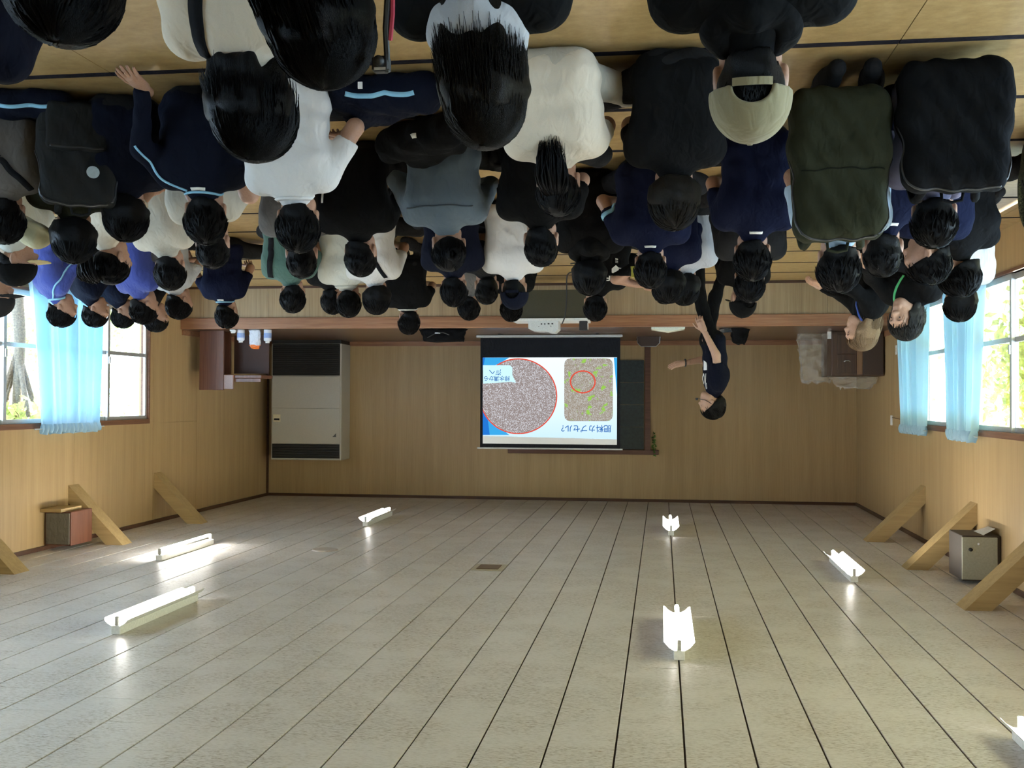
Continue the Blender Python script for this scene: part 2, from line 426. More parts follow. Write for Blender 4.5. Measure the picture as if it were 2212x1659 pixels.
# windows: brown wooden outer frame, aluminium sliding sashes, glass
M_WFRAME = mat_wood('window_frame_wood', (.10, .042, .02), (.16, .07, .035), (.21, .10, .05), axis='Y', freq=12)
def window(idx, X, s, y0, y1, cuts):
    """cuts: y positions of the sash meeting stiles; the wall's outside lies on side s"""
    fx0, fx1 = (X - .012, X + .10) if s > 0 else (X - .10, X + .012)
    f = MB(); f.box(fx0, fx1, y0, y1, WZ0 - .03, WZ0); f.box(fx0, fx1, y0, y1, WZ1 - .03, WZ1 + .028); f.box(fx0, fx1, y0, y0 + .03, WZ0, WZ1 - .03); f.box(fx0, fx1, y1 - .03, y1, WZ0, WZ1 - .03)
    w = struct(f.build('window_%d' % idx, M_WFRAME))
    edges = [y0 + .03] + list(cuts) + [y1 - .03]
    for k in range(len(edges) - 1):
        a, b = edges[k], edges[k + 1]
        x = X + s * (.030 if k % 2 else .062); z0, z1 = WZ0 + .001, WZ1 - .031
        a2, b2 = a - (.025 if k else 0), b + (.025 if k < len(edges) - 2 else 0)
        m = MB(); h = .014
        m.box(x - h, x + h, a2, a2 + .05, z0, z1); m.box(x - h, x + h, b2 - .05, b2, z0, z1)
        m.box(x - h, x + h, a2 + .05, b2 - .05, z0, z0 + .055); m.box(x - h, x + h, a2 + .05, b2 - .05, z1 - .045, z1)
        m.box(x - h * .8, x + h * .8, a2 + .05, b2 - .05, .95, .995)
        sash = m.build('sash', M_ALU, w)
        for q0, q1 in ((z0 + .055, .95), (.995, z1 - .045)):
            bx('pane', M_GLASS, x - .002, x + .002, a2 + .05, b2 - .05, q0, q1, sash)
        if k % 2: MB().box(x - s * .03, x - s * .014, a2 + .012, a2 + .038, 1.02, 1.10).build('latch', M_ALU, sash)
    return w
window(1, XL, 1, 8.85, 12.85, (9.85, 10.86, 11.87))
window(2, XL, 1, 4.2, 8.2, (5.2, 6.2, 7.2))
window(3, XL, 1, -.6, 3.4, (.4, 1.4, 2.4))
window(4, XR, -1, 8.7, 13.5, (9.72, 10.78, 11.82, 12.7))
window(5, XR, -1, 3.7, 7.9, (4.75, 5.8, 6.85))
window(6, XR, -1, -.6, 3.0, (.3, 1.2, 2.1))

# curtains
def curtain(X, s, y0, y1, y0b, y1b, label, seed, ztop=1.86, zbot=.30):
    rnd = random.Random(seed); n, m = 150, 26
    ph = [rnd.uniform(0, 6.3) for _ in range(6)]
    t = thing('curtain', label, 'curtain', (X - s * .09, (y0 + y1) / 2, zbot), 0, 'light blue window curtains')
    yc = (y0 + y1) / 2; v = []
    for j in range(m):
        w = j / (m - 1); z = zbot + (ztop - .07 - zbot) * w
        a = y0b + (y0 - y0b) * w ** .8; b = y1b + (y1 - y1b) * w ** .8
        for i in range(n):
            u = i / (n - 1)
            d = .040 * math.sin(u * 46 + ph[0] + .5 * math.sin(w * 2 + ph[1])) + .022 * math.sin(u * 77 + ph[2] + w) + .018 * math.sin(u * 21 + ph[3])
            d *= (.75 + .4 * (1 - w)); v.append((-s * d, a + (b - a) * u + .006 * math.sin(u * 92 + ph[4]) - yc, z - zbot))
    f = [(j * n + i, j * n + i + 1, (j + 1) * n + i + 1, (j + 1) * n + i) for j in range(m - 1) for i in range(n - 1)]
    link('drape', rawmesh('drape', v, f, True), M_CURTAIN, t)
    v = []; m2 = 8
    for j in range(m2):
        w = j / (m2 - 1); z = ztop - .07 - zbot + .10 * w
        for i in range(n):
            u = i / (n - 1); d = (.030 + .012 * math.sin(w * 3.1)) * math.sin(u * 92 + ph[5]) + .012 * math.sin(u * 180 + w * 2)
            v.append((-s * d, y0 + (y1 - y0) * u - yc, z + .012 * math.sin(u * 60 + ph[1]) * w))
    f = [(j * n + i, j * n + i + 1, (j + 1) * n + i + 1, (j + 1) * n + i) for j in range(m2 - 1) for i in range(n - 1)]
    link('gathered_heading', rawmesh('gathered_heading', v, f, True), M_CURTAIN, t)
    r = MB(); r.cyl((0, y0 - yc - .1, ztop - zbot - .02), (0, y1 - yc + .1, ztop - zbot - .02), .006, n=8); r.build('curtain_wire', M_ALU, t)
curtain(XL, 1, 10.3, 11.48, 10.05, 11.52, 'wide light blue curtain gathered in front of the window with the tree trunk', 3)
curtain(XR, -1, 12.35, 13.42, 12.24, 13.55, 'light blue curtain hanging by the wall cabinet end of its window', 5)
curtain(XR, -1, 10.42, 11.32, 10.18, 11.42, 'light blue curtain between two aluminium window posts', 8)

# slanting timber braces between wall and ceiling
def brace(X, s, y0, y1, label):
    d = .647
    pts = [(X, ZC - d), (X, ZC - d + .195), (X - s * (d - .20), ZC), (X - s * d, ZC)]
    c = (y0 + y1) / 2; h = (y1 - y0) / 2
    v = [(p[0] - X, sy * h, p[1] - ZC) for sy in (-1, 1) for p in pts]
    f = [(0, 1, 2, 3), (7, 6, 5, 4)] + [(i, 4 + i, 4 + (i + 1) % 4, (i + 1) % 4) for i in range(4)]
    o = link('ceiling_brace', rawmesh('ceiling_brace', v, f), M_BRACE); o.location = (X - s * .0005, c, ZC - .0005)
    tag(o, label, 'brace', 'slanting timber braces under the ceiling')
brace(XL, 1, 9.02, 9.25, 'slanting timber brace cut by the picture edge beside the reddish speaker box')
brace(XL, 1, 10.99, 11.2, 'slanting timber brace touching the reddish wall speaker box')
brace(XL, 1, 13.0, 13.2, 'slanting timber brace above the window corner and panel joint')
brace(XR, -1, 12.66, 12.88, 'slanting timber brace closest to the bare end wall corner')
brace(XR, -1, 10.65, 10.88, 'slanting timber brace touching the pale box with a knob')
brace(XR, -1, 8.67, 8.92, 'large slanting timber brace in front of the pale box with a knob')

# fluorescent ceiling lights
M_TUBE = mat_emit('fluorescent_tube', (1.0, 0.98, 0.90), TUBE_K)
M_REFL = mat_plain('reflector_enamel', (.86, .86, .83), .35)
M_SOCK = mat_plain('lamp_socket', (.45, .44, .40), .5)
def lamp(x, y0, y1, refl, label):
    t = thing('ceiling_light', label, 'ceiling light', (x, (y0 + y1) / 2, ZC), 0, 'fluorescent tube lights on the ceiling')
    L = (y1 - y0) / 2
    bx('housing', M_REFL, -.034, .034, -L, L, -.058, -.0005, t, b=.004)
    if refl:
        v = []; pr = [(-.098, -.108), (-.075, -.082), (-.036, -.060), (.036, -.060), (.075, -.082), (.098, -.108)]
        for y, q in ((-L - .0, .0), (-L + .03, 1), (L - .03, 1), (L, 0)):
            for (a, b) in pr: v.append((a * (1 if q else .86), y, b if q else b * .86 - .006))
        f = [(j * 6 + i, j * 6 + i + 1, (j + 1) * 6 + i + 1, (j + 1) * 6 + i) for j in range(3) for i in range(5)]
        o = link('reflector', rawmesh('reflector', v, f), M_REFL, t)
        md = o.modifiers.new('thickness', 'SOLIDIFY'); md.thickness = .0015
    for e in (-1, 1):
        MB().box(-.014, .014, -.012, .012, -.122, -.058, M=Matrix.Translation((0, e * (L - .02), 0)), b=.005).build('socket', M_SOCK, t)
    MB().cyl((0, -L + .034, -.106), (0, L - .034, -.106), .0155, n=14).build('tube', M_TUBE, t, True)
lamp(3.70, 6.86, 8.10, True, 'long lit tube light with reflector casting a shadow on the ceiling boards')
lamp(4.945, 10.0, 11.24, False, 'lit bare tube light without reflector near the reddish wall speaker')
lamp(3.72, 13.12, 14.36, True, 'lit tube light with reflector above the air conditioner end of the stage')
lamp(-.11, 12.85, 14.05, True, 'small lit tube light seen end-on above the standing presenter')
lamp(-.11, 6.73, 7.95, True, 'large lit tube light seen end-on over the middle of the crowd')
lamp(-1.70, 9.83, 11.07, True, 'lit tube light between the end-on lights and the timber braces')
lamp(-1.70, 4.19, 5.42, True, 'lit tube light of which only a bright corner tip shows')

# ceiling hatch and round cover
t = thing('ceiling_vent', 'brown square vent plate set into the ceiling boards', 'vent', (1.64, 10.12, ZC))
bx('vent_frame', mat_plain('vent_frame', (.50, .44, .32), .5), -.155, .155, -.185, .185, -.006, -.0005, t, b=.002)
bx('vent_plate', mat_plain('vent_brown', (.17, .105, .05), .5), -.105, .105, -.125, .125, -.012, -.006, t, b=.002)
m = MB().cyl((0, 0, -.012), (0, 0, -.0005), .13, .14, n=28); o = m.build('ceiling_cover', mat_plain('cover_pale', (.52, .45, .40), .5)); o.location = (3.56, 11.0, ZC)
tag(o, 'flat round pinkish cover plate on the ceiling boards', 'cover plate')

# wall speaker (reddish wood, grey cloth) and pale cabinet with a knob
t = thing('wall_speaker', 'reddish wooden wall speaker with grey cloth front hung under the ceiling', 'speaker', (6.36, 10.75, 2.72), R(0))
m = MB(); m.box(-.17, .13, -.22, .20, 0, .36, b=.006); m.build('speaker_body', mat_wood('speaker_wood', (.10, .035, .02), (.15, .055, .03), (.2, .08, .045), freq=18), t)
bx('speaker_cloth', mat_cloth('speaker_cloth', (.16, .145, .115)), -.155, .115, -.232, -.2205, .015, .345, t, b=.004)
bx('support_shelf', M_BRACE, -.10, .139, -.30, .10, -.035, -.001, t)
t = thing('wall_cabinet', 'pale grey-green box with round black knob hung under the ceiling', 'box', (-2.83, 10.15, 2.70))
bx('cabinet_body', mat_plain('cabinet_dark', (.05, .035, .025), .6), -.135, .19, -.22, .22, 0, .40, t, b=.005)
bx('cabinet_front', mat_plain('cabinet_front', (.40, .40, .31), .5), -.105, .195, -.236, -.2205, .012, .388, t, b=.004)
MB().cyl((.125, -.2365, .12), (.125, -.256, .12), .016, n=14).build('knob', M_BLACK, t, True)
MB().cyl((.055, -.2365, .07), (.055, -.246, .07), .011, n=12).build('white_button', M_WHITE, t, True)
m = MB(); m.add([(0.0, -.18, -.002), (-.10, -.18, -.06), (-.12, .1, -.05), (.0, .12, -.002), (0.0, -.18, -.001), (-.10, -.18, -.058), (-.12, .1, -.048), (.0, .12, -.001)], [(0, 1, 2, 3), (7, 6, 5, 4), (0, 4, 5, 1), (1, 5, 6, 2), (2, 6, 7, 3), (3, 7, 4, 0)])
m.build('paper_slip', M_WHITE, t)
# wall fittings
t = thing('wall_switch', 'small cream wall switch plate beside the light blue curtain', 'switch', (XR + .0005, 14.17, .80))
bx('switch_plate', M_WHITE, 0, .008, -.035, .035, 0, .12, t, b=.002); bx('switch_rocker', mat_plain('cream_plastic', (.7, .63, .42), .5), .008, .013, -.016, .016, .035, .085, t)
t = thing('cable_box', 'little white cable box with a thin wire on the wall above the curtain', 'cable box', (XR + .0005, 14.42, 1.70))
bx('box_cover', M_WHITE, 0, .02, -.03, .03, 0, .13, t, b=.003)
MB().tube([(.008, -.03, .03), (.008, -.3, .035), (.008, -.62, .05), (.008, -.9, .06)], .004, 6).build('wire', mat_plain('brown_wire', (.1, .05, .03)), t)
# ================================================================== things on and by the stage
def pz(x, y, Y):
    p = at(x, y, 1, Y); return float(p[0]), float(p[2])
SZ = STAGE_Z
# --- air conditioner
YA = 16.46
xa1 = pz(757, 850, YB)[0]; xa0 = pz(584, 850, YA)[0]; zt = pz(660, 994, YA)[1]
M_CREAM = mat_plain('cream_metal', (.46, .43, .36), .38, 0, .03)
t = thing('air_conditioner', 'tall cream floor-standing air conditioner with black grilles on the stage', 'air conditioner', ((xa0 + xa1) / 2, (YA + YB) / 2, SZ))
W = abs(xa0 - xa1) / 2; D = (YB - YA) / 2 - .02; Hh = zt - SZ
body = MB(); body.box(-W, W, -D + .02, D, .055, Hh, b=.008); body.build('casing', M_CREAM, t)
bx('plinth', M_BLACK, -W + .01, W - .01, -D + .02, D - .01, 0.001, .055, t)
g0, g1 = .065, (pz(660, 811, YA)[1] - SZ)
def grille(name, z0, z1, n):
    g = bx(name, M_BLACK, -W + .025, W - .025, -D + .008, -D + .0195, z0, z1, t)
    sm = rawmesh('louvre', *(lambda mm: (mm.v, mm.f))(MB().box(-W + .035, W - .035, -.006, .006, -.004, .004, M=Matrix.Rotation(R(35), 4, 'X'))))
    for i in range(n):
        o = link('louvre', sm, mat_plain('grille_grey', (.022, .022, .02), .45), g); o.location = (0, -D + .004, z0 + (i + .5) * (z1 - z0) / n)
grille('intake_grille', g0, g1, 16)
p1 = pz(660, 882, YA)[1] - SZ; p2 = pz(660, 958, YA)[1] - SZ
bx('lower_panel', M_CREAM, -W + .02, W - .02, -D + .004, -D + .0195, g1 + .012, p1 - .004, t, b=.003)
up = bx('upper_panel', M_CREAM, -W + .02, W - .02, -D + .004, -D + .0195, p1 + .004, p2, t, b=.003)
xq, zq = pz(597, 903, YA); xq -= (xa0 + xa1) / 2; zq -= SZ
pn = bx('control_panel', mat_plain('cream_plastic', (.7, .63, .42)), xq - .062, xq + .062, -D - .004, -D + .0035, zq - .06, zq + .06, t, b=.004)
bx('display', M_DARK, xq - .045, xq + .045, -D - .006, -D - .0041, zq + .005, zq + .035, t)
xq, zq = pz(721, 940, YA); xq -= (xa0 + xa1) / 2; zq -= SZ
MB().poly([(xq - .03, zq + .03), (xq - .03, zq - .03), (xq + .03, zq + .03)], -D + .002, .0015).build('triangle_logo', mat_plain('logo_dark', (.06, .06, .06)), t)
grille('outlet_grille', p2 + .01, Hh - .03, 6)

# --- lectern
YP = 14.0
X0, Z1 = pz(430, 844, YP); X1 = pz(483, 800, YP)[0]; X2 = pz(504, 820, YP)[0]; X3 = pz(563, 820, YP)[0]; Z0 = pz(490, 809, YP)[1]
M_LECT = mat_wood('lectern_wood', (.11, .042, .026), (.155, .064, .04), (.20, .09, .056), axis='Z', freq=10, rough=.32)
t = thing('lectern', 'reddish brown wooden lectern standing sideways on the stage', 'lectern', (X1, YP + .22, SZ))
bx('front_board', M_LECT, 0.0, X0 - X1, -.22, -.185, 0.001, Z1 - SZ - .01, t, b=.005)
bx('side_board', M_LECT, .06, X0 - X1 - .02, .16, .19, 0.001, Z1 - SZ - .06, t)
bx('back_board', mat_plain('lectern_inside', (.05, .018, .010), .6), X3 - X1 + .02, -.001, .14, .16, 0.05, Z0 - SZ - .02, t)
bx('desk_top', M_LECT, X3 - X1, X0 - X1 - .005, -.19, .24, Z0 - SZ + .005, Z0 - SZ + .05, t, b=.006)
bx('desk_lip', mat_plain('lectern_edge', (.30, .17, .13), .3), X2 - X1, -.001, -.222, -.191, Z0 - SZ + .0, Z1 - SZ - .02, t, b=.008)
bx('inner_rail', M_LECT, X3 - X1 + .02, X2 - X1, -.17, -.15, Z0 - SZ + .055, Z0 - SZ + .10, t)
# --- bits lying by the lectern
def bottle(x, y, label, hgt):
    X, _ = pz(x, y, 13.9); t = thing('spray_bottle', label, 'bottle', (X, 13.92, SZ + .0025), 0, 'bottles on the stage edge')
    m = MB(); r = .052
    m.cyl((0, 0, 0), (0, 0, hgt * .8), r, n=20); m.cyl((0, 0, hgt * .8), (0, 0, hgt * .88), r, r * .6, n=20, cap=True); m.build('bottle_body', mat_plain('bottle_white', (.72, .74, .80), .3), t, False)
    MB().cyl((0, 0, hgt * .885), (0, 0, hgt), r * .55, n=16).build('bottle_cap', M_WHITE, t)
    MB().cyl((0, 0, hgt * .25), (0, 0, hgt * .62), r + .001, n=20, cap=False).build('bottle_label', mat_plain('label_blue', (.30, .42, .72), .4), t)
bottle(519, 730, 'white bottle with blue label beside the paper bag on the stage', .17)
bottle(577, 730, 'white bottle with blue label standing apart by the air conditioner', .18)
X, _ = pz(545, 730, 13.9)
t = thing('paper_bag', 'crumpled white paper bag with an orange end on the stage edge', 'bag', (X - .02, 13.95, SZ + .0025))
def crumple(m, seed, a):
    rnd = random.Random(seed); m.v = [(p[0] + rnd.uniform(-a, a), p[1] + rnd.uniform(-a, a), max(0, p[2] + rnd.uniform(-a, a))) for p in m.v]; return m
def lump(nx, nz, w, d, h, seed, a, taper=.8):
    m = MB(); v = []
    for j in range(nz + 1):
        u = j / nz; s = 1 - (1 - taper) * u
        for i in range(nx):
            t_ = 2 * math.pi * i / nx; c, sn = math.cos(t_), math.sin(t_)
            q = (abs(c) ** 4 + abs(sn) ** 4) ** -.25
            v.append((w / 2 * s * q * c, d / 2 * s * q * sn, h * u))
    f = [(j * nx + i, j * nx + (i + 1) % nx, (j + 1) * nx + (i + 1) % nx, (j + 1) * nx + i) for j in range(nz) for i in range(nx)]
    f.append(tuple(range(nx - 1, -1, -1))); f.append(tuple(range(nz * nx, nz * nx + nx)))
    m.add(v, f); return crumple(m, seed, a)
lump(14, 6, .16, .09, .21, 4, .010, .9).build('bag_paper', mat_plain('paper_white', (.75, .77, .82), .7), t, False)
m = lump(12, 3, .15, .08, .05, 9, .008, .8); m.v = [(p[0], p[1], p[2] + .20) for p in m.v]; m.build('orange_end', mat_plain('orange_plastic', (.85, .20, .03), .5), t)
X, _ = pz(507, 718, 13.9)
tag(lump(10, 3, .085, .06, .045, 2, .006, .7).build('tissue_wad', M_WHITE), 'small white crumpled tissue on the stage edge', 'tissue').location = (X, 13.84, SZ + .0025)
X, _ = pz(420, 722, 13.95)
tag(lump(9, 4, .06, .06, .09, 6, .014, .6).build('power_cord_bundle', M_WHITE), 'little white bundle of cord behind the lectern on the stage', 'cord').location = (X, 14.35, SZ + .0005)

# --- projection screen
YS = 15.2
def sp(x, y): return pz(x, y, YS)
xs0, xs1 = sp(1345, 722)[0], sp(1030, 722)[0]; cx = (xs0 + xs1) / 2
t = thing('projection_screen', 'floor-standing pull-up projection screen showing a bright slide', 'screen', (cx, YS, SZ))
def rel(x, y): a, b = sp(x, y); return a - cx, b - SZ
M_CASE = mat_plain('screen_case_grey', (.42, .43, .42), .4)
bx('case', M_CASE, xs0 - cx, xs1 - cx, -.055, .055, 0.012, rel(1180, 729)[1], t, b=.006)
for e in (-.7, .7): bx('foot', M_BLACK, e - .02, e + .02, -.16, .16, 0.0005, .012, t)
a0, b0 = rel(1340, 729); a1, b1 = rel(1037, 966)
fab = bx('black_fabric', mat_cloth('screen_black', (.012, .013, .016)), a0, a1, -.003, .003, b0, b1, t)
bx('top_bar', M_CASE, rel(1345, 966)[0], rel(1031, 966)[0], -.014, .014, b1, b1 + .022, t, b=.003)
MB().cyl((0, .05, .01), (0, .03, b1), .012, n=10).build('support_pole', M_ALU, t)
c0, d0 = rel(1333, 772); c1, d1 = rel(1043, 958)
bx('white_surface', mat_plain('screen_white', (.78, .78, .78), .8, 0, .01), c0, c1, -.005, -.0031, d0, d1, fab)
dt0 = rel(1333, 949)[1]; dt1 = rel(1043, 941.5)[1]
SK = 0.40
def mat_slide():
    m = bpy.data.materials.new('slide_pale'); m.use_nodes = True; nt = m.node_tree; nt.nodes.clear()
    tc = mapped(nt, (1, 1, 1)); sx = N(nt, 'ShaderNodeSeparateXYZ'); nt.links.new(tc.outputs[0], sx.inputs[0])
    mr = N(nt, 'ShaderNodeMapRange'); mr.inputs[1].default_value = d0; mr.inputs[2].default_value = d1; nt.links.new(sx.outputs['Z'], mr.inputs[0])
    r = ramp(nt, [(0.0, (.86, .95, 1.0)), (0.5, (.78, .93, 1.0)), (1.0, (.56, .80, .98))]); nt.links.new(mr.outputs[0], r.inputs[0])
    e = N(nt, 'ShaderNodeEmission'); e.inputs[1].default_value = SK * 1.05; o = N(nt, 'ShaderNodeOutputMaterial')
    nt.links.new(r.outputs[0], e.inputs[0]); nt.links.new(e.outputs[0], o.inputs[0]); return m
slide = MB().poly([(c0, d0), (c1, d0), (c1, dt1), (c0, dt0)], -.0065, .0012).build('slide', mat_slide(), t)
def flat(name, pts, mat, lay): return MB().poly([rel(*p) for p in pts], -.0065 - .0012 * lay, .0009).build(name, mat, slide)
BL = mat_emit('slide_blue', (.02, .20, .72), SK * .9); CY = mat_emit('slide_cyan', (.05, .42, .85), SK * .95); PALE = mat_emit('slide_callout', (.62, .92, 1.0), SK * 1.0)
RED = mat_emit('slide_red', (.85, .10, .06), SK * .85); TXT = mat_emit('slide_text_blue', (.04, .22, .66), SK * .7)
flat('cyan_band', [(1043, 772.5), (1100, 772.5), (1080, 785), (1043, 800)], CY, 1)
flat('blue_band', [(1043, 772.5), (1048, 772.5), (1043, 800)], BL, 2)
flat('cyan_corner', [(1043, 890), (1060, 905), (1100, 939.5), (1043, 939.5)], CY, 1)
flat('blue_corner', [(1043, 888), (1054, 906), (1058, 939.5), (1043, 939.5)], BL, 2)
flat('edge_gradient_strip', [(1326, 772.5), (1333, 772.5), (1333, 855)], CY, 1)
def mat_pellets(name, scale, ground, dots, green):
    m = bpy.data.materials.new(name); m.use_nodes = True; nt = m.node_tree; nt.nodes.clear()
    mp = mapped(nt, (scale, .01, scale)); v = N(nt, 'ShaderNodeTexVoronoi'); nt.links.new(mp.outputs[0], v.inputs['Vector'])
    r = ramp(nt, [(0.30, dots), (0.40, ground)]); nt.links.new(v.outputs['Distance'], r.inputs[0])
    mq = mapped(nt, (scale * .14, .01, scale * .14)); n = N(nt, 'ShaderNodeTexNoise'); setin(n, Detail=4.0); nt.links.new(mq.outputs[0], n.inputs['Vector'])
    rn = ramp(nt, [(0.36, (.15, .15, .15)), (0.46, (1, 1, 1))]); nt.links.new(n.outputs[0], rn.inputs[0])
    mx = N(nt, 'ShaderNodeMix', data_type='RGBA'); nt.links.new(rn.outputs[0], mx.inputs[0]); mx.inputs[6].default_value = (*ground, 1); nt.links.new(r.outputs[0], mx.inputs[7])
    g = N(nt, 'ShaderNodeTexNoise'); mg = mapped(nt, (scale * .07, .01, scale * .07)); mg.inputs['Location'].default_value = (3, 1, 7); setin(g, Detail=5.0); nt.links.new(mg.outputs[0], g.inputs['Vector'])
    rg = ramp(nt, [(0.58, (0, 0, 0)), (0.64, (green,) * 3)]); nt.links.new(g.outputs[0], rg.inputs[0])
    mz = N(nt, 'ShaderNodeMix', data_type='RGBA'); nt.links.new(rg.outputs[0], mz.inputs[0]); nt.links.new(mx.outputs[2], mz.inputs[6]); mz.inputs[7].default_value = (.30, .62, .06, 1)
    e = N(nt, 'ShaderNodeEmission'); e.inputs[1].default_value = SK; o = N(nt, 'ShaderNodeOutputMaterial')
    nt.links.new(mz.outputs[2], e.inputs[0]); nt.links.new(e.outputs[0], o.inputs[0]); return m
PEL1 = mat_pellets('slide_photo_pellets', 21, (.30, .25, .24), (.95, 1.0, 1.1), 0.0)
PEL2 = mat_pellets('slide_photo_soil', 27, (.33, .28, .22), (.78, .84, .86), .9)
def circ(cx_, cy_, rx, ry, a0=0, a1=360, n=56): return [(cx_ + rx * math.cos(R(a0 + (a1 - a0) * i / n)), cy_ + ry * math.sin(R(a0 + (a1 - a0) * i / n))) for i in range(n + (0 if a1 - a0 == 360 else 1))]
def cutleft(pts, x): return [(max(p[0], x), min(max(p[1], 773), 941)) for p in pts]
flat('red_circle_rim', cutleft(circ(1120, 856, 84, 82), 1043), RED, 3)
flat('pellet_photo', cutleft(circ(1120, 856, 81.5, 79.5), 1043), PEL1, 4)
def rrect(x0, x1, y0, y1, r):
    out = []
    for cx_, cy_, a in ((x1 - r, y1 - r, 0), (x0 + r, y1 - r, 90), (x0 + r, y0 + r, 180), (x1 - r, y0 + r, 270)):
        out += [(cx_ + r * math.cos(R(a + q)), cy_ + r * math.sin(R(a + q))) for q in (0, 30, 60, 90)]
    return out
flat('soil_photo', rrect(1219, 1324, 774, 910, 13), PEL2, 3)
ring = circ(1259, 825, 28, 25); ring2 = circ(1259, 825, 25, 22)
rv = [rel(*p) for p in ring] + [rel(*p) for p in ring2]; n_ = len(ring); yy = -.0065 - .0012 * 4
m = MB(); m.add([(p[0], yy, p[1]) for p in rv] + [(p[0], yy + .0009, p[1]) for p in rv], [(i, (i + 1) % n_, n_ + (i + 1) % n_, n_ + i) for i in range(n_)] + [(2 * n_ + n_ + i, 2 * n_ + n_ + (i + 1) % n_, 2 * n_ + (i + 1) % n_, 2 * n_ + i) for i in range(n_)])
m.build('red_ring', RED, slide)
flat('callout_box', [(1043.5, 789)] + [(1102, 789), (1107, 794), (1107, 810), (1115, 827), (1104, 825), (1043.5, 829)], PALE, 5)
def slide_text(txt, x, y, px, lay, name):
    me = text_mesh(txt, 1.0); vs = np.array([v.co[:] for v in me.vertices]); w = np.ptp(vs[:, 0])
    a, b = rel(x, y); k = px / FPX * YS * 1.0 / w
    for v in me.vertices: v.co = (a + v.co.x * k, -.0065 - .0012 * lay, b + v.co.y * k)
    link(name, me, TXT, slide)
slide_text('\u80a5\u6599\u30ab\u30d7\u30bb\u30eb\uff1f', 1262, 924.5, 108, 3, 'slide_title')
slide_text('\u6392\u6c34\u6e9d\u304b\u3089', 1073, 817, 57, 7, 'callout_line')
slide_text('\u6d77\u3078', 1070, 803, 27, 7, 'callout_line')

# --- blackboard behind the screen
x0, z1 = pz(1405, 978, YB); x1 = pz(1098, 985, YB)[0]; z0 = pz(1400, 748, YB)[1]
t = thing('blackboard', 'dark green chalkboard in a brown wooden frame behind the projection screen', 'blackboard', ((x0 + x1) / 2, YB - .03, z0))
w = (x1 - x0) / 2; h = z1 - z0
M_BF = mat_wood('board_frame', (.07, .028, .016), (.11, .045, .026), (.15, .065, .038), axis='X', freq=10)
M_CHALK = mat_plain('chalkboard_green', (.022, .032, .032), .6, 0, .35, 5)
b0z = pz(1360, 778, YB)[1] - z0; bxr = pz(1391, 800, YB)[0] - (x0 + x1) / 2
seg = (h - .05 - b0z)
for k in range(4): bx('board_panel', M_CHALK, bxr, w - .03, -.006, .02, b0z + seg * k / 4 + .002, b0z + seg * (k + 1) / 4 - .002, t)
bx('frame_side', M_BF, -w, -w + .09, -.02, .0295, 0, h, t, b=.004)
bx('frame_top', M_BF, -w - .13, w, -.022, .0295, h - .045, h + .03, t, b=.004); bx('frame_side', M_BF, w - .03, w, -.02, .0295, 0, h - .046, t)
X, Z = pz(1413, 962, YB)
t = thing('hanging_vine', 'small green artificial vine hanging at the blackboard corner', 'vine', (X, YB - .04, Z))
rnd = random.Random(5); M_LEAF = mat_plain('leaf_green', (.09, .20, .03), .5, 0, .4, 30)
MB().tube([(0, 0, .16), (-.01, -.01, .05), (.015, -.01, -.06), (-.02, -.01, -.17)], .004, 5).build('vine_stem', M_LEAF, t)
lf = rawmesh('leaf', [(0, 0, 0), (.02, -.004, .012), (.045, -.008, 0), (.02, .004, -.014)], [(0, 1, 2), (0, 2, 3), (2, 1, 0), (3, 2, 0)])
for i in range(34):
    o = link('leaf', lf, M_LEAF, t); o.location = (rnd.uniform(-.02, .02), -.012 - rnd.uniform(0, .012), rnd.uniform(-.18, .16)); o.rotation_euler = (rnd.uniform(-.4, .4), rnd.uniform(0, 6.3), rnd.uniform(-.5, .5))

# --- chair, book, bags on the stage
X, _ = pz(1401, 735, 15.9)
t = thing('stage_chair', 'dark chair with rounded thin-rimmed back on the stage beside the screen', 'chair', (X, 15.9, SZ))
M_CH = mat_plain('chair_brown', (.05, .026, .018), .4)
prof = [(-.17, .20), (-.16, .05), (-.11, .0), (.11, .0), (.16, .05), (.17, .20)]
zt = pz(1401, 748, 15.9)[1] - SZ
m = MB(); v = []
for th in (0, .02):
    for (a, b) in prof: v.append((a, -.02 + th, zt - b))
m.add(v, [(5, 4, 3, 2, 1, 0), (6, 7, 8, 9, 10, 11)] + [(i, (i + 1) % 6, 6 + (i + 1) % 6, 6 + i) for i in range(6)]); m.build('backrest', M_CH, t)
MB().tube([(a, -.01, zt - b) for a, b in prof], .008, 6).build('backrest_rim', M_ALU, t)
bx('seat', M_CH, -.18, .18, .01, .36, .02, .05, t, b=.008) if zt < .25 else bx('seat', M_CH, -.18, .18, .01, .36, zt * .55, zt * .55 + .04, t, b=.008)
for sx in (-1, 1):
    for yy in (.02, .34): MB().cyl((sx * .16, yy, .0005), (sx * .16, yy, max(.02, zt * .55)), .01, n=8).build('leg', M_ALU, t)
X, Z = pz(1443, 712, 13.85)
t = thing('open_book', 'thick open white book lying on the stage edge', 'book', (X, 13.95, SZ + .0025))
W = 71 / FPX * 13.85 / 2
for s in (-1, 1):
    v = [(0, -.15, .055), (s * W, -.17, .02), (s * W, .15, .02), (0, .15, .055), (0, -.15, .0), (s * W, -.17, .0), (s * W, .15, .0), (0, .15, .0)]
    link('page_block', rawmesh('page_block', v, [(0, 1, 2, 3), (7, 6, 5, 4), (0, 4, 5, 1), (1, 5, 6, 2), (2, 6, 7, 3), (3, 7, 4, 0)] if s > 0 else [(3, 2, 1, 0), (4, 5, 6, 7), (1, 5, 4, 0), (2, 6, 5, 1), (3, 7, 6, 2), (0, 4, 7, 3)]), mat_plain('paper_cream', (.74, .76, .62), .7), t)
X0_, _ = pz(1008, 720, 13.95); X1_, Zt = pz(907, 737, 13.95)
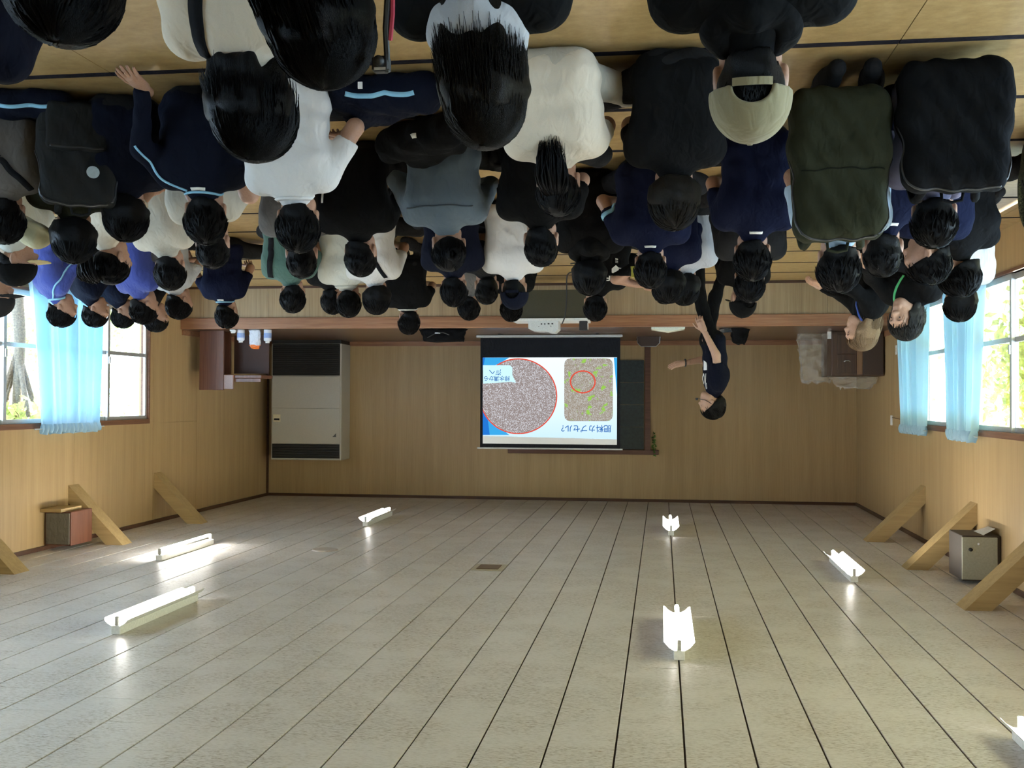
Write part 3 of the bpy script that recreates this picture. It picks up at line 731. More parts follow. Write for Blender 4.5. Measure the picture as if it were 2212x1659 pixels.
t = thing('shoulder_bag', 'limp black shoulder bag with metal clip lying on the stage edge', 'bag', ((X0_ + X1_) / 2, 13.97, SZ + .0025))
lump(22, 5, X1_ - X0_, .2, Zt - SZ, 21, .016, .82).build('bag_body', mat_cloth('bag_black', (.0058, .0058, .006)), t, True)
MB().tube([(-.1, -.115, .08), (-.02, -.125, .05), (.08, -.12, .06), (.2, -.11, .12)], .007, 6).build('bag_strap', M_BLACK, t)
bx('metal_clip', M_ALU, .02, .09, -.128, -.118, .05, .065, t)
X, Z = pz(1597, 725, 14.1)
t = thing('black_pouch', 'black cloth pouch slumped on the stage behind the presenter', 'pouch', (X, 14.1, SZ + .0005))
lump(16, 5, .24, .16, .20, 33, .02, .6).build('pouch_body', mat_cloth('bag_black', (.0058, .0058, .006)), t, True)
lump(10, 3, .2, .12, .05, 35, .012, .8).build('pouch_flap', M_BLACK, t); t.children[-1].location = (.16, 0, 0)

# --- brown cabinet and plastic bag in the corner
YCB = 14.85
Xa, Za = pz(1796, 812, YCB); Xb = pz(1845, 812, YCB)[0]
t = thing('wooden_cabinet', 'low dark brown wooden cabinet with drawer fronts against the wall', 'cabinet', (XR + .0, YCB, SZ))
cw = Xa - XR - .004; ch = Za - SZ
M_CAB = mat_wood('cabinet_wood', (.05, .026, .015), (.075, .04, .024), (.10, .056, .034), axis='Z', freq=12)
M_CAB2 = mat_wood('cabinet_wood_light', (.14, .075, .036), (.19, .105, .05), (.24, .14, .07), axis='Z', freq=12)
bx('cabinet_body', M_CAB, .02, cw, 0, .95, .002, ch, t, b=.006)
bx('cabinet_stile', M_CAB2, cw - .40, cw - .33, -.008, -.0005, .03, ch - .02, t); bx('cabinet_stile', M_CAB, cw - .07, cw - .01, -.008, -.0005, .03, ch - .02, t)
dr = bx('drawer', M_CAB, cw - .325, cw - .075, -.01, -.0005, ch * .52, ch - .04, t, b=.003)
MB().tube([(cw - .24, -.012, ch * .68), (cw - .22, -.03, ch * .66), (cw - .18, -.03, ch * .66), (cw - .16, -.012, ch * .68)], .008, 6).build('handle', M_ALU, dr)
bx('drawer', M_CAB, cw - .325, cw - .075, -.01, -.0005, .05, ch * .50, t, b=.003)
bx('side_leaf', mat_plain('cabinet_face_brown', (.045, .026, .018), .55), .03, cw - .41, -.012, -.0005, .03, ch - .015, t, b=.003)
bx('cable_plate', M_WHITE, cw + .002, cw + .05, .02, .06, .002, .10, t)
m = lump(20, 9, .52, .30, .68, 12, .035, .75)
mp_ = bpy.data.materials.new('clear_plastic'); mp_.use_nodes = True; nt = mp_.node_tree; bs = nt.nodes['Principled BSDF']; bs.inputs['Base Color'].default_value = (.62, .58, .5, 1); bs.inputs['Roughness'].default_value = .25; bs.inputs['Alpha'].default_value = .30
o = m.build('plastic_bag', mp_); o.location = (Xa + .12, 15.4, SZ + .001); tag(o, 'crumpled clear plastic bag stuffed behind the brown cabinet', 'plastic bag')
X, Z = pz(1820, 826, 15.75)
m = lump(18, 4, .62, .2, .16, 14, .03, .7); o = m.build('plastic_sheet', mp_); o.location = (X - .08, 15.25, SZ + ch + .004); tag(o, 'flat crumpled clear plastic sheet on top of the brown cabinet', 'plastic sheet')

# --- projector table, projector, small black box, cables
YT = 12.9
xl, zt = pz(1270, 692, YT); xr = pz(1104, 692, YT)[0]
t = thing('projector_table', 'low table with white top and dark green modesty panel', 'table', ((xl + xr) / 2, YT + .22, 0))
w = (xr - xl) / 2
bx('table_top', M_WHITE, -w, w, -.22, .30, zt - .03, zt, t, b=.004)
bx('modesty_panel', mat_plain('panel_olive', (.045, .040, .018), .5), -w + .02, w - .02, -.18, -.16, .17, zt - .031, t)
for sx in (-1, 1):
    for yy in (-.15, .25): MB().cyl((sx * (w - .05), yy, .002), (sx * (w - .05), yy, zt - .03), .014, n=8).build('leg', M_BLACK, t)
X, _ = pz(1173, 710, YT); pw = 66 / FPX * YT / 2
t = thing('projector', 'white data projector with vents and ports on the low table', 'projector', (X, YT + .16, zt + .0005))
v = []
hh = (pz(1173, 718, YT)[1] - zt)
m = MB()
pr = [(-pw, .0), (pw, .0), (pw, hh * .65), (pw * .75, hh * .82), (pw * .4, hh * .88), (-pw * .2, hh * .88), (-pw * .45, hh), (-pw * .75, hh), (-pw, hh * .7)]
m.poly(pr, -.13, .27); m.build('projector_body', mat_plain('projector_white', (.70, .72, .68), .4), t)
for i, (a, b, c, d) in enumerate(((-.6, .2, .12, .1), (-.35, .2, .12, .1), (-.1, .22, .1, .09), (.12, .22, .1, .09), (-.5, .42, .08, .05), (.3, .45, .05, .05))):
    bx('port', M_BLACK, (a - c / 2) * pw, (a + c / 2) * pw, -.133, -.1301, b * hh, (b + d) * hh, t)
bx('lens', M_BLACK, -.10, .02, .141, .18, hh * .3, hh * .9, t, b=.01)
X, _ = pz(1259, 705, YT)
t = thing('cube_speaker', 'small black cube speaker on the table beside the projector', 'speaker', (X, YT + .12, zt + .0005))
bx('speaker_box', M_BLACK, -.05, .05, -.05, .05, .001, .115, t, b=.006); bx('side_plate', M_WHITE, -.056, -.0505, -.045, .045, .02, .10, t)
m = MB(); X, _ = pz(1215, 640, YT - .3)
pts = [(1.0, 11.7, .012), (.85, 11.6, .012), (.7, 11.8, .012), (.78, 12.1, .012), (.95, 12.2, .012), (1.05, 12.45, .012), (1.12, 12.6, .05), (1.13, 12.66, .3), (1.15, 12.70, .5), (1.2, 12.86, zt + .04)]
def smoothpts(p, k=5):
    out = []
    for i in range(len(p) - 1):
        a, b, c, d = [np.array(p[max(0, min(len(p) - 1, i + q))], float) for q in (-1, 0, 1, 2)]
        for j in range(k):
            u = j / k; out.append(tuple(.5 * ((2 * b) + (c - a) * u + (2 * a - 5 * b + 4 * c - d) * u * u + (-a + 3 * b - 3 * c + d) * u ** 3)))
    return out + [tuple(p[-1])]
m.tube(smoothpts(pts), .008, 6); o = m.build('power_cable', M_BLACK); tag(o, 'black cable looping over the mats up to the projector', 'cable')
# ================================================================== soft shapes: distance fields meshed with surface nets
f32 = np.float32
def smin(a, b, k):
    h = np.clip(.5 + .5 * (b - a) / k, 0, 1); return b + (a - b) * h - k * h * (1 - h)
def d_cap(P, a, b, ra, rb):
    a = np.asarray(a, f32); b = np.asarray(b, f32); ba = b - a; q = P - a
    t = np.clip(q @ ba / max(float(ba @ ba), 1e-9), 0, 1)
    return np.sqrt(((q - t[:, None] * ba) ** 2).sum(1)) - (ra + (rb - ra) * t)
def d_ell(P, c, r):
    q = P - np.asarray(c, f32); r = np.asarray(r, f32)
    k0 = np.sqrt(((q / r) ** 2).sum(1)); k1 = np.sqrt(((q / (r * r)) ** 2).sum(1)) + 1e-9
    return k0 * (k0 - 1) / k1
def d_box(P, c, h, rad):
    q = np.abs(P - np.asarray(c, f32)) - np.asarray(h, f32) + rad
    return np.sqrt((np.maximum(q, 0) ** 2).sum(1)) + np.minimum(q.max(1), 0) - rad
def field(prims, P, k):
    d = None
    for p in prims:
        e = d_cap(P, *p[1:5]) if p[0] == 'c' else d_ell(P, *p[1:3]) if p[0] == 'e' else d_box(P, *p[1:4])
        kk = p[-1] if isinstance(p[-1], tuple) else (k,)
        d = e if d is None else smin(d, e, kk[0])
    return d
def nets(fn, lo, hi, h):
    """mesh the zero set of fn over a box with cell size h"""
    lo = np.array(lo, f32); n = np.maximum(np.ceil((np.array(hi) - lo) / h).astype(int) + 1, 3)
    ax = [lo[i] + h * np.arange(n[i], dtype=f32) for i in range(3)]
    G = np.stack(np.meshgrid(*ax, indexing='ij'), -1).reshape(-1, 3)
    V = np.concatenate([fn(G[i:i + 160000]) for i in range(0, len(G), 160000)]).reshape(n).astype(f32)
    V[0] = V[-1] = np.maximum(V[0], h * .5); V[:, 0] = np.maximum(V[:, 0], h * .5); V[:, -1] = np.maximum(V[:, -1], h * .5); V[:, :, 0] = np.maximum(V[:, :, 0], h * .5); V[:, :, -1] = np.maximum(V[:, :, -1], h * .5); V[-1] = np.maximum(V[-1], h * .5)
    I = V < 0
    c = I[:-1, :-1, :-1].astype(np.int8)
    for dx in (0, 1):
        for dy in (0, 1):
            for dz in (0, 1):
                if dx + dy + dz: c = c + I[dx:n[0] - 1 + dx, dy:n[1] - 1 + dy, dz:n[2] - 1 + dz]
    act = np.argwhere((c > 0) & (c < 8))
    if not len(act): return np.zeros((0, 3)), []
    idx = -np.ones(n - 1, dtype=np.int64); idx[tuple(act.T)] = np.arange(len(act))
    acc = np.zeros((len(act), 3), f32); cnt = np.zeros(len(act), f32)
    cor = [(x, y, z) for x in (0, 1) for y in (0, 1) for z in (0, 1)]
    for p in cor:
        for a in range(3):
            if p[a] == 0:
                q = list(p); q[a] = 1
                v0 = V[act[:, 0] + p[0], act[:, 1] + p[1], act[:, 2] + p[2]]; v1 = V[act[:, 0] + q[0], act[:, 1] + q[1], act[:, 2] + q[2]]
                m = (v0 < 0) != (v1 < 0); t = np.where(m, v0 / np.where(m, v0 - v1, 1), 0)
                pt = np.tile(np.array(p, f32), (len(act), 1)); pt[:, a] += t
                acc += pt * m[:, None]; cnt += m
    verts = lo + (act + acc / cnt[:, None]) * h
    faces = []
    for a in range(3):
        b, c_ = (a + 1) % 3, (a + 2) % 3
        s0 = [slice(None)] * 3; s1 = [slice(None)] * 3; s0[a] = slice(0, -1); s1[a] = slice(1, None)
        A, B = I[tuple(s0)], I[tuple(s1)]
        e = np.argwhere(A != B); e = e[(e[:, b] > 0) & (e[:, c_] > 0) & (e[:, b] < n[b] - 1) & (e[:, c_] < n[c_] - 1)]
        if not len(e): continue
        ins = A[tuple(e.T)]
        def cell(db, dc):
            q = e.copy(); q[:, b] += db; q[:, c_] += dc; return idx[tuple(q.T)]
        q = np.stack([cell(-1, -1), cell(0, -1), cell(0, 0), cell(-1, 0)], 1)
        q[~ins] = q[~ins][:, ::-1]; faces.append(q)
    return verts.astype(np.float64), np.concatenate(faces)
def npmesh(name, v, f):
    """fast mesh from arrays of quads"""
    me = bpy.data.meshes.new(name); v = np.asarray(v, f32); f = np.asarray(f, np.int32)
    me.vertices.add(len(v)); me.vertices.foreach_set('co', v.ravel())
    k = f.shape[1]; me.loops.add(f.size); me.loops.foreach_set('vertex_index', f.ravel())
    me.polygons.add(len(f)); me.polygons.foreach_set('loop_start', np.arange(0, f.size, k, dtype=np.int32))
    me.polygons.foreach_set('use_smooth', np.ones(len(f), dtype=bool)); me.update(calc_edges=True); return me
def merge(parts):
    V = []; Fc = []; k = 0
    for v, f in parts:
        if not len(v): continue
        V.append(v); Fc.append(np.asarray(f) + k); k += len(v)
    return np.concatenate(V), np.concatenate(Fc)
def project(fn, pts, off=.003, it=6):
    """drop points onto the zero set of fn, lifted by off"""
    p = np.asarray(pts, f32).copy(); e = 4e-3
    for _ in range(it):
        d = fn(p); g = np.stack([fn(p + np.array(v, f32)) - fn(p - np.array(v, f32)) for v in ((e, 0, 0), (0, e, 0), (0, 0, e))], 1) / (2 * e)
        g /= np.linalg.norm(g, axis=1)[:, None] + 1e-6; p = p - g * (d - off)[:, None]
    return p, g
def resample(pts, n):
    pts = np.array(smoothpts([tuple(p) for p in pts], 8)); s = np.r_[0, np.cumsum(np.linalg.norm(np.diff(pts, axis=0), axis=1))]
    return np.stack([np.interp(np.linspace(0, s[-1], n), s, pts[:, i]) for i in range(3)], 1)
def ribbon(fn, pts, w, th=.004, n=40, off=.002):
    """a flat strip lying on the surface fn along a path"""
    p = resample(pts, n); c, g = project(fn, p, off)
    t = np.gradient(c, axis=0); t /= np.linalg.norm(t, axis=1)[:, None] + 1e-9
    s = np.cross(t, g); s /= np.linalg.norm(s, axis=1)[:, None] + 1e-9
    a, ga = project(fn, c + s * w / 2, off); b, gb = project(fn, c - s * w / 2, off)
    V = np.concatenate([a - g * .004, a + g * th, b + g * th, b - g * .004]); F = []
    for i in range(n - 1):
        for j in range(4):
            j2 = (j + 1) % 4; F.append((j * n + i, j * n + i + 1, j2 * n + i + 1, j2 * n + i))
    F.append((0, n, 2 * n, 3 * n)); F.append((4 * n - 1, 3 * n - 1, 2 * n - 1, n - 1))
    return V, np.array(F)[:, ::-1]
def rotm(yaw=0, pitch=0, roll=0):
    """head turn (about z), nod forward-down (about x), tilt (about y), degrees"""
    return np.array(Matrix.Rotation(R(yaw), 3, 'Z') @ Matrix.Rotation(R(-pitch), 3, 'X') @ Matrix.Rotation(R(roll), 3, 'Y'))

# ---- head with a face, looking along +y; origin at the middle of the head
def head_fn(female=False):
    j = .9 if female else 1.0
    add = [('e', (0, -.012, .028), (.074, .094, .088)), ('e', (0, .030, -.030), (.060 * j, .064, .083)), ('c', (-.012, .058, -.094), (.012, .058, -.094), .022 * j, .022 * j),
           ('c', (-.045 * j, .01, -.07), (0, .055, -.088), .024, .024), ('c', (.045 * j, .01, -.07), (0, .055, -.088), .024, .024),
           ('c', (-.035, .083, .028), (.035, .083, .028), .012, .012)]
    fine = [('c', (0, .094, .010), (0, .108, -.020), .009, .012), ('c', (-.014, .098, -.024), (.014, .098, -.024), .008, .008),
            ('c', (-.018, .088, -.055), (.018, .088, -.055), .0075, .0075), ('c', (-.016, .087, -.067), (.016, .087, -.067), .008, .008)]
    def fn(P):
        d = field(add, P, .03)
        for s in (-1, 1):
            d = -smin(-d, d_ell(P, (s * .031, .102, .006), (.019, .014, .011)), .012)
            d = smin(d, d_ell(P, (s * .031, .084, .006), (.0125, .0125, .0115)), .004)
            ear = smin(d_ell(P, (s * .078, -.012, -.008), (.010, .019, .032)), d_ell(P, (s * .076, -.006, -.032), (.009, .010, .012)), .01)
            ear = -smin(-ear, d_ell(P, (s * .091, -.004, -.004), (.008, .010, .017)), .006)
            d = smin(d, ear, .008)
        for p in fine: d = smin(d, field([p], P, .01), .012)
        return d
    return fn
HEADS = {}
def head_mesh(female, h):
    key = (female, h)
    if key not in HEADS: HEADS[key] = nets(head_fn(female), (-.105, -.125, -.135), (.105, .135, .135), h)
    return HEADS[key]

# ---- hands: wrist at the origin, fingers along +y, palm towards -z, thumb on the -x side
def hand_fn(curl, spread):
    pr = [('c', (-.018, .0, 0), (-.024, .075, .002), .016, .014), ('c', (.018, .0, 0), (.026, .070, .0), .016, .013), ('c', (0, .0, .002), (0, .078, .004), .017, .014), ('c', (0, -.05, 0), (0, .01, 0), .025, .022)]
    fing = []
    for x, L, a in ((-.028, .070, -1), (-.009, .080, -.3), (.010, .074, .35), (.028, .058, 1)):
        p = np.array([x, .075, .002]); ang = 0.0; side = a * spread
        seg = []
        for l, c, r0, r1 in ((.45, .5, .0095, .0088), (.30, 1.0, .0088, .0080), (.25, .8, .0080, .0068)):
            ang += curl * c; d = np.array([math.sin(side) * math.cos(ang), math.cos(side) * math.cos(ang), -math.sin(ang)])
            q = p + d * L * l; seg.append(('c', p, q, r0, r1)); p = q
        fing.append(seg)
    p = np.array([-.030, .018, -.004]); th = []
    for l, d, r0, r1 in ((.038, (-.70, .66, -.25), .0145, .011), (.030, (-.45, .85, -.28), .011, .0095), (.024, (-.25, .92, -.30), .0095, .008)):
        d = np.array(d); q = p + d / np.linalg.norm(d) * l; th.append(('c', p, q, r0, r1)); p = q
    def fn(P):
        d = field(pr, P, .018)
        for s in fing + [th]: d = smin(d, field(s, P, .004), .005)
        return d
    return fn
HANDS = {k: nets(hand_fn(*a), (-.10, -.08, -.10), (.07, .19, .04), .0042) for k, a in {'flat': (.12, .16), 'relaxed': (.45, .07), 'curled': (.85, .04), 'open': (.22, .12)}.items()}
def place(vf, M3, t, mirror=False):
    v, f = vf; v = v.copy(); f = np.asarray(f)
    if mirror: v[:, 0] *= -1; f = f[:, ::-1]
    return v @ np.asarray(M3).T + np.asarray(t), f
def frame(fwd, up):
    y = np.array(fwd, float); y /= np.linalg.norm(y); z = np.array(up, float); z = z - y * (z @ y); z /= np.linalg.norm(z)
    return np.stack([np.cross(y, z), y, z], 1)

# ---- hair
def strands(rnd, n, th0, th1, L, r, flare, drop=0.0, phis=None, R3=(.0925, .1125, .1065), c=(0, -.012, .03), seg=5, back=0.0, wid=0.0):
    """tapering locks that leave the crown and follow the skull, then fall straight for 'drop'"""
    ax = np.array([0, -.42, .9]); ax /= np.linalg.norm(ax); e1 = np.cross(ax, [1, 0, 0]); e1 /= np.linalg.norm(e1); e2 = np.cross(ax, e1)
    out = MB()
    for _ in range(n):
        ph = rnd.uniform(0, 6.283) if phis is None else rnd.uniform(*phis); t0 = rnd.uniform(th0, th1); ln = L * rnd.uniform(.6, 1.2); pts = []
        fl = rnd.uniform(-.2, 1) * flare; sw = rnd.uniform(-.25, .25)
        for i in range(seg):
            u = i / (seg - 1); th = t0 + ln * u; q = ph + sw * u * u
            d = ax * math.cos(th) + (e1 * math.cos(q) + e2 * math.sin(q)) * math.sin(th)
            p = np.array(c) + d * np.array(R3) * (1.0 + fl * u * u); pts.append(p)
        if drop:
            d0 = pts[-1]; k = 5; dl = drop * rnd.uniform(.7, 1.08); ox = d0[0] * wid
            for i in range(1, k + 1):
                u = i / k; pts.append(d0 + np.array([ox * u + rnd.uniform(-.003, .003), -back * u + rnd.uniform(-.003, .003), -dl * u]))
        out.tube(pts, r * rnd.uniform(.7, 1.3), 3, taper=lambda u: max(.12, 1 - u ** 2.2))
    F = np.array([q if len(q) == 4 else (q[0], q[1], q[2], q[2]) for q in out.f if len(q) == 4])
    return np.array(out.v), F
def hair_fn(style, seed):
    rnd = random.Random(seed); ph = [rnd.uniform(0, 6) for _ in range(6)]
    c = (0, -.013, .032)
    vol = {'short': .014, 'crop': .006, 'mop': .020, 'bob': .020, 'long': .017, 'pony': .010, 'bun': .010, 'nape': .006}[style]
    rr = (.076 + vol, .096 + vol, .089 + vol)
    def fn(P):
        d = d_ell(P, c, rr)
        if style in ('nape', 'short', 'mop', 'crop'): d = smin(d, d_ell(P, (0, -.042, -.050), (.064, .058, .050)), .03)
        if style in ('mop', 'bob', 'long'): d = smin(d, d_ell(P, (0, -.025, -.01), (.082 + vol, .088 + vol, .08)), .03)
        # hairline: above the forehead, over the ears, down to the nape
        n1 = np.array([0, .66, -.75], f32); cut = (P - np.array([0, .052, .052], f32)) @ n1
        if style in ('short', 'crop', 'mop', 'nape', 'pony', 'bun'):
            cut2 = (P - np.array([0, -.02, -.090 if style == 'nape' else -.050 if style == 'crop' else -.054 if style != 'mop' else -.062], f32)) @ (np.array([0, .55, -.83], f32))
            d = np.maximum(d, np.maximum(cut * .9, cut2 if style != 'mop' else cut2 - .012))
        elif style == 'bob':
            d = smin(d, field([('c', (-.075, -.02, .0), (-.078, -.01, -.085), .034, .024), ('c', (.075, -.02, .0), (.078, -.01, -.085), .034, .024), ('c', (-.045, -.085, .0), (-.045, -.082, -.10), .034, .026), ('c', (.045, -.085, .0), (.045, -.082, -.10), .034, .026), ('c', (0, -.098, .0), (0, -.092, -.105), .034, .026)], P, .02), .03)
            d = np.maximum(d, np.maximum(np.where((np.abs(P[:, 0]) < .062) & (P[:, 1] > 0), cut * .9, (P[:, 1] - .055) * .8), -.118 - P[:, 2] + .006 * np.sin(P[:, 0] * 130 + ph[3])))
        else:
            d = smin(d, field([('c', (-.075, -.02, .0), (-.088, -.045, -.16), .036, .024), ('c', (.075, -.02, .0), (.088, -.045, -.16), .036, .024), ('c', (-.045, -.085, .0), (-.050, -.120, -.18), .036, .026), ('c', (.045, -.085, .0), (.050, -.120, -.18), .036, .026), ('c', (0, -.098, .0), (0, -.128, -.20), .036, .028)], P, .02), .03)
            d = np.maximum(d, np.where((np.abs(P[:, 0]) < .062) & (P[:, 1] > 0), cut * .9, (P[:, 1] - .05) * .8))
        w = .0022 * np.sin(P[:, 0] * 90 + ph[0] + 8 * P[:, 1]) * np.sin(P[:, 1] * 70 + ph[1]) + .0016 * np.sin(P[:, 2] * 120 + ph[2] + P[:, 0] * 40)
        return d + w
    return fn
HAIRC = {}
def hair_mesh(style, seed, h, n):
    key = (style, seed, h)
    if key in HAIRC: return HAIRC[key]
    rnd = random.Random(seed * 7 + 3)
    lo = (-.13, -.19, -.30 if style == 'long' else -.14)
    parts = [nets(hair_fn(style, seed), lo, (.13, .13, .155), h)]
    if style == 'short': parts.append(strands(rnd, n, .1, 1.45, .42, .0042, .06))
    elif style == 'mop': parts.append(strands(rnd, n, .08, 1.35, .6, .0042, .04, R3=(.0985, .1185, .1125)))
    elif style in ('crop', 'nape'): parts.append(strands(rnd, n, .1, 1.3, .3, .003, .02, R3=(.0835, .1035, .0965)))
    elif style == 'bob': parts.append(strands(rnd, n, .05, .5, 1.0, .0035, .03, drop=.095, R3=(.1005, .1205, .1135), back=.004, wid=.16))
    elif style == 'long': parts.append(strands(rnd, int(n * 1.6), .05, .4, 1.15, .0035, .03, drop=.155, R3=(.0965, .1165, .1095), back=.035, wid=.15, seg=6))
    elif style in ('pony', 'bun'):
        parts.append(strands(rnd, n, .25, 1.5, .5, .003, .0, R3=(.0885, .1085, .1015)))
        if style == 'bun':
            bn = MB()
            for k in range(16):
                a0 = rnd.uniform(0, 6.28); ti = rnd.uniform(-.6, .6); rad = rnd.uniform(.018, .032)
                pts = [np.array([0, -.118, .035]) + np.array([math.cos(a0 + q) * rad, -.004 + .012 * math.sin(2 * q + a0), math.sin(a0 + q) * rad]) @ np.array(Matrix.Rotation(ti, 3, 'Z')) for q in np.linspace(0, 5.2, 12)]
                bn.tube(pts, .010, 6, taper=lambda u: .5 + .5 * math.sin(3.14 * u))
            parts.append((np.array(bn.v), np.array([q for q in bn.f if len(q) == 4])))
    HAIRC[key] = merge(parts); return HAIRC[key]
def tail_mesh(seed, L=.24, up=.0, n=230, out=.10):
    """a ponytail: many tapering locks leaving one tie"""
    rnd = random.Random(seed); m = MB()
    for _ in range(n):
        a = rnd.uniform(0, 6.28); rr = rnd.uniform(0, 1) ** .5; ox, oz = math.cos(a) * rr, math.sin(a) * rr; ln = L * rnd.uniform(.7, 1.05); pts = []
        for i in range(8):
            u = i / 7; w = .014 + .058 * math.sin(min(1, u * 1.1) * 2.5)
            pts.append((ox * w + .012 * rnd.uniform(-1, 1) * u * u, -.10 - out * math.sin(u * 1.9) + oz * w * .6, .055 + up * u * (1 - u) - ln * u ** 1.25 * (1 if u < .99 else 1.02) + oz * w * .3))
        m.tube(pts, .0045, 4, taper=lambda u: max(.1, (1 - u ** 3)))
    m.cyl((0, -.092, .06), (0, -.108, .052), .019, n=10, cap=False)
    return np.array(m.v), np.array([q for q in m.f if len(q) == 4])
# ================================================================== people
SKINS = [mat_skin('skin_a', (.40, .225, .14)), mat_skin('skin_b', (.47, .28, .18)), mat_skin('skin_c', (.34, .185, .115))]
HC = {'black': mat_hair('hair_black', (.0034, .0028, .0023)), 'brown': mat_hair('hair_brown', (.011, .008, .0045)), 'light': mat_hair('hair_light_brown', (.26, .17, .095)), 'grey': mat_hair('hair_grey', (.030, .029, .026))}
CL = {'navy': (.0056, .0075, .022), 'dnavy': (.0050, .0062, .013), 'black': (.0058, .0056, .0054), 'white': (.66, .64, .60), 'cream': (.66, .57, .43), 'beige': (.50, .45, .35), 'pale': (.58, .58, .50), 'bluegrey': (.105, .135, .155),
      'olive': (.022, .022, .013), 'grey': (.115, .105, .095), 'dgrey': (.016, .0155, .0155), 'lblue': (.42, .55, .66), 'blue': (.030, .045, .20), 'green': (.055, .11, .085), 'lgrey': (.40, .40, .39), 'purple': (.105, .10, .155), 'denim': (.16, .25, .34), 'royal': (.045, .065, .26)}
def cloth(c): return mat_cloth('cloth_' + c, CL[c])
M_PIPE = mat_cloth('cloth_sky_piping', (.26, .52, .66)); M_TAG = mat_plain('white_tag', (.8, .78, .70), .6)
LOW = []
def person(x, y, d, label, top='black', slv='short', hair='short', hc='black', bottom='dgrey', pose='cross', arms='lap', w=.92, fat=1.0, lean=.2, yaw=None, hy=0, hp=10, hr=0, side=0.0, skin=0, seed=None, hatch=None, extras=(), headtop=None, collar=None, female=False, hem=.035, ponyL=.22, ponyUp=.0):
    w *= 1.07
    seed = seed if seed is not None else int(x * 7 + y * 3) % 9973
    rnd = random.Random(seed)
    hp_w = at(x, y, 1, d); zt = float(hp_w[2])
    hz = {'cross': .105, 'knees': .105, 'seiza': .25, 'kneel': .52, 'stand': .93}[pose]
    vol = .013
    HS = 1.04 if pose == 'stand' else 1.07 if d < 3.2 else 1.02 if pose == 'kneel' else 1.13
    top_off = .108 * math.cos(R(hp)) + (.118 + vol) * HS * math.cos(R(hp))
    tmin = .72
    while True:
        t = (zt - hz - top_off) / (.50 * math.cos(lean))
        if t > tmin or lean > .75: break
        lean += .05
    if lean < .06 and t < .9: lean = .06
    if t > 1.22 or t < .78: LOW.append((label, round(zt, 2), round(t, 2)))
    A = np.array([side, math.sin(lean), math.cos(lean)]); hip = np.array([0, 0, hz])
    def c(s, back, dx=0, dz=0): return hip + A * s * t + np.array([dx, -back, dz])
    sl = .6 if pose in ('stand', 'kneel') else 1.0
    waist, chest, sh, nb = c(.17, .035 * sl), c(.33, .045 * sl), c(.435, .02 * sl), c(.495, .0)
    hd = nb + np.array([side * .1, .030 + .06 * math.sin(R(hp)), .108 * math.cos(R(hp))])
    X3 = lambda p, v: (np.array(p) - [v, 0, 0], np.array(p) + [v, 0, 0])
    far = d
    h = .0105 if far < 3.2 else .0125 if far < 5.2 else .016 if far < 7.6 else .020
    # joints
    S = {s: np.array([s * .163 * w, sh[1] - .0, sh[2] - .022]) + [sh[0], 0, 0] for s in (-1, 1)}
    E, Wr, hand = {}, {}, {}
    for s in (-1, 1):
        a = arms[0 if s < 0 else 1] if isinstance(arms, (tuple, list)) else arms
        z0 = hz - .105
        if a == 'lap': E[s] = np.array([s * .195 * w, sh[1] + .15, z0 + .27]); Wr[s] = np.array([s * .08, sh[1] + .34, z0 + .22]); hand[s] = ('relaxed', (-s * .5, .8, -.2), (s * .3, 0, 1))
        elif a == 'hug': E[s] = np.array([s * .25 * w, sh[1] + .16, z0 + .36]); Wr[s] = np.array([s * .05, sh[1] + .36, z0 + .36]); hand[s] = ('curled', (-s * 1, .2, 0), (0, .5, 1))
        elif a == 'back': E[s] = np.array([s * .30, -.17, .34]); Wr[s] = np.array([s * .33, -.30, .075]); hand[s] = ('flat', (s * .45, -1, -.28), (0, -.35, 1))
        elif a == 'back2': E[s] = np.array([s * .25, -.13, .33]); Wr[s] = np.array([s * .20, -.27, .075]); hand[s] = ('flat', (s * .25, -1, -.28), (0, -.35, 1))
        elif a == 'prop': E[s] = np.array([s * .30, .02, .34]); Wr[s] = np.array([s * .40, -.02, .075]); hand[s] = ('flat', (s * 1, .25, -.25), (s * .3, 0, 1))
        elif a == 'out': E[s] = np.array([s * .30, sh[1] + .03, z0 + .245]); Wr[s] = np.array([s * .16, sh[1] + .24, z0 + .22]); hand[s] = ('relaxed', (-s * .6, .7, -.1), (s * .3, 0, 1))
        elif a == 'chin': E[s] = np.array([s * .20, sh[1] + .22, z0 + .42]); Wr[s] = hd + np.array([s * .03, .12, -.16]); hand[s] = ('curled', (-s * .3, -.1, 1), (0, 1, .2))
        elif a == 'raise': E[s] = np.array([s * .40, sh[1] + .10, sh[2] + .10]); Wr[s] = hd + np.array([s * .10, .10, .02]); hand[s] = ('curled', (-s * 1, .2, .2), (0, .5, 1))
        elif a == 'hang': E[s] = np.array([s * .225, sh[1] + .04, sh[2] - .30]); Wr[s] = np.array([s * .215, sh[1] + .16, sh[2] - .54]); hand[s] = ('relaxed', (0, .42, -.95), (s * .9, .5, .2))
        elif a == 'present': E[s] = np.array([s * .23, sh[1] + .04, sh[2] - .28]); Wr[s] = np.array([s * .20, sh[1] + .27, sh[2] - .235]); hand[s] = ('open', (s * .1, 1, .22), (s * -.6, .25, -.75))
    LG = {}
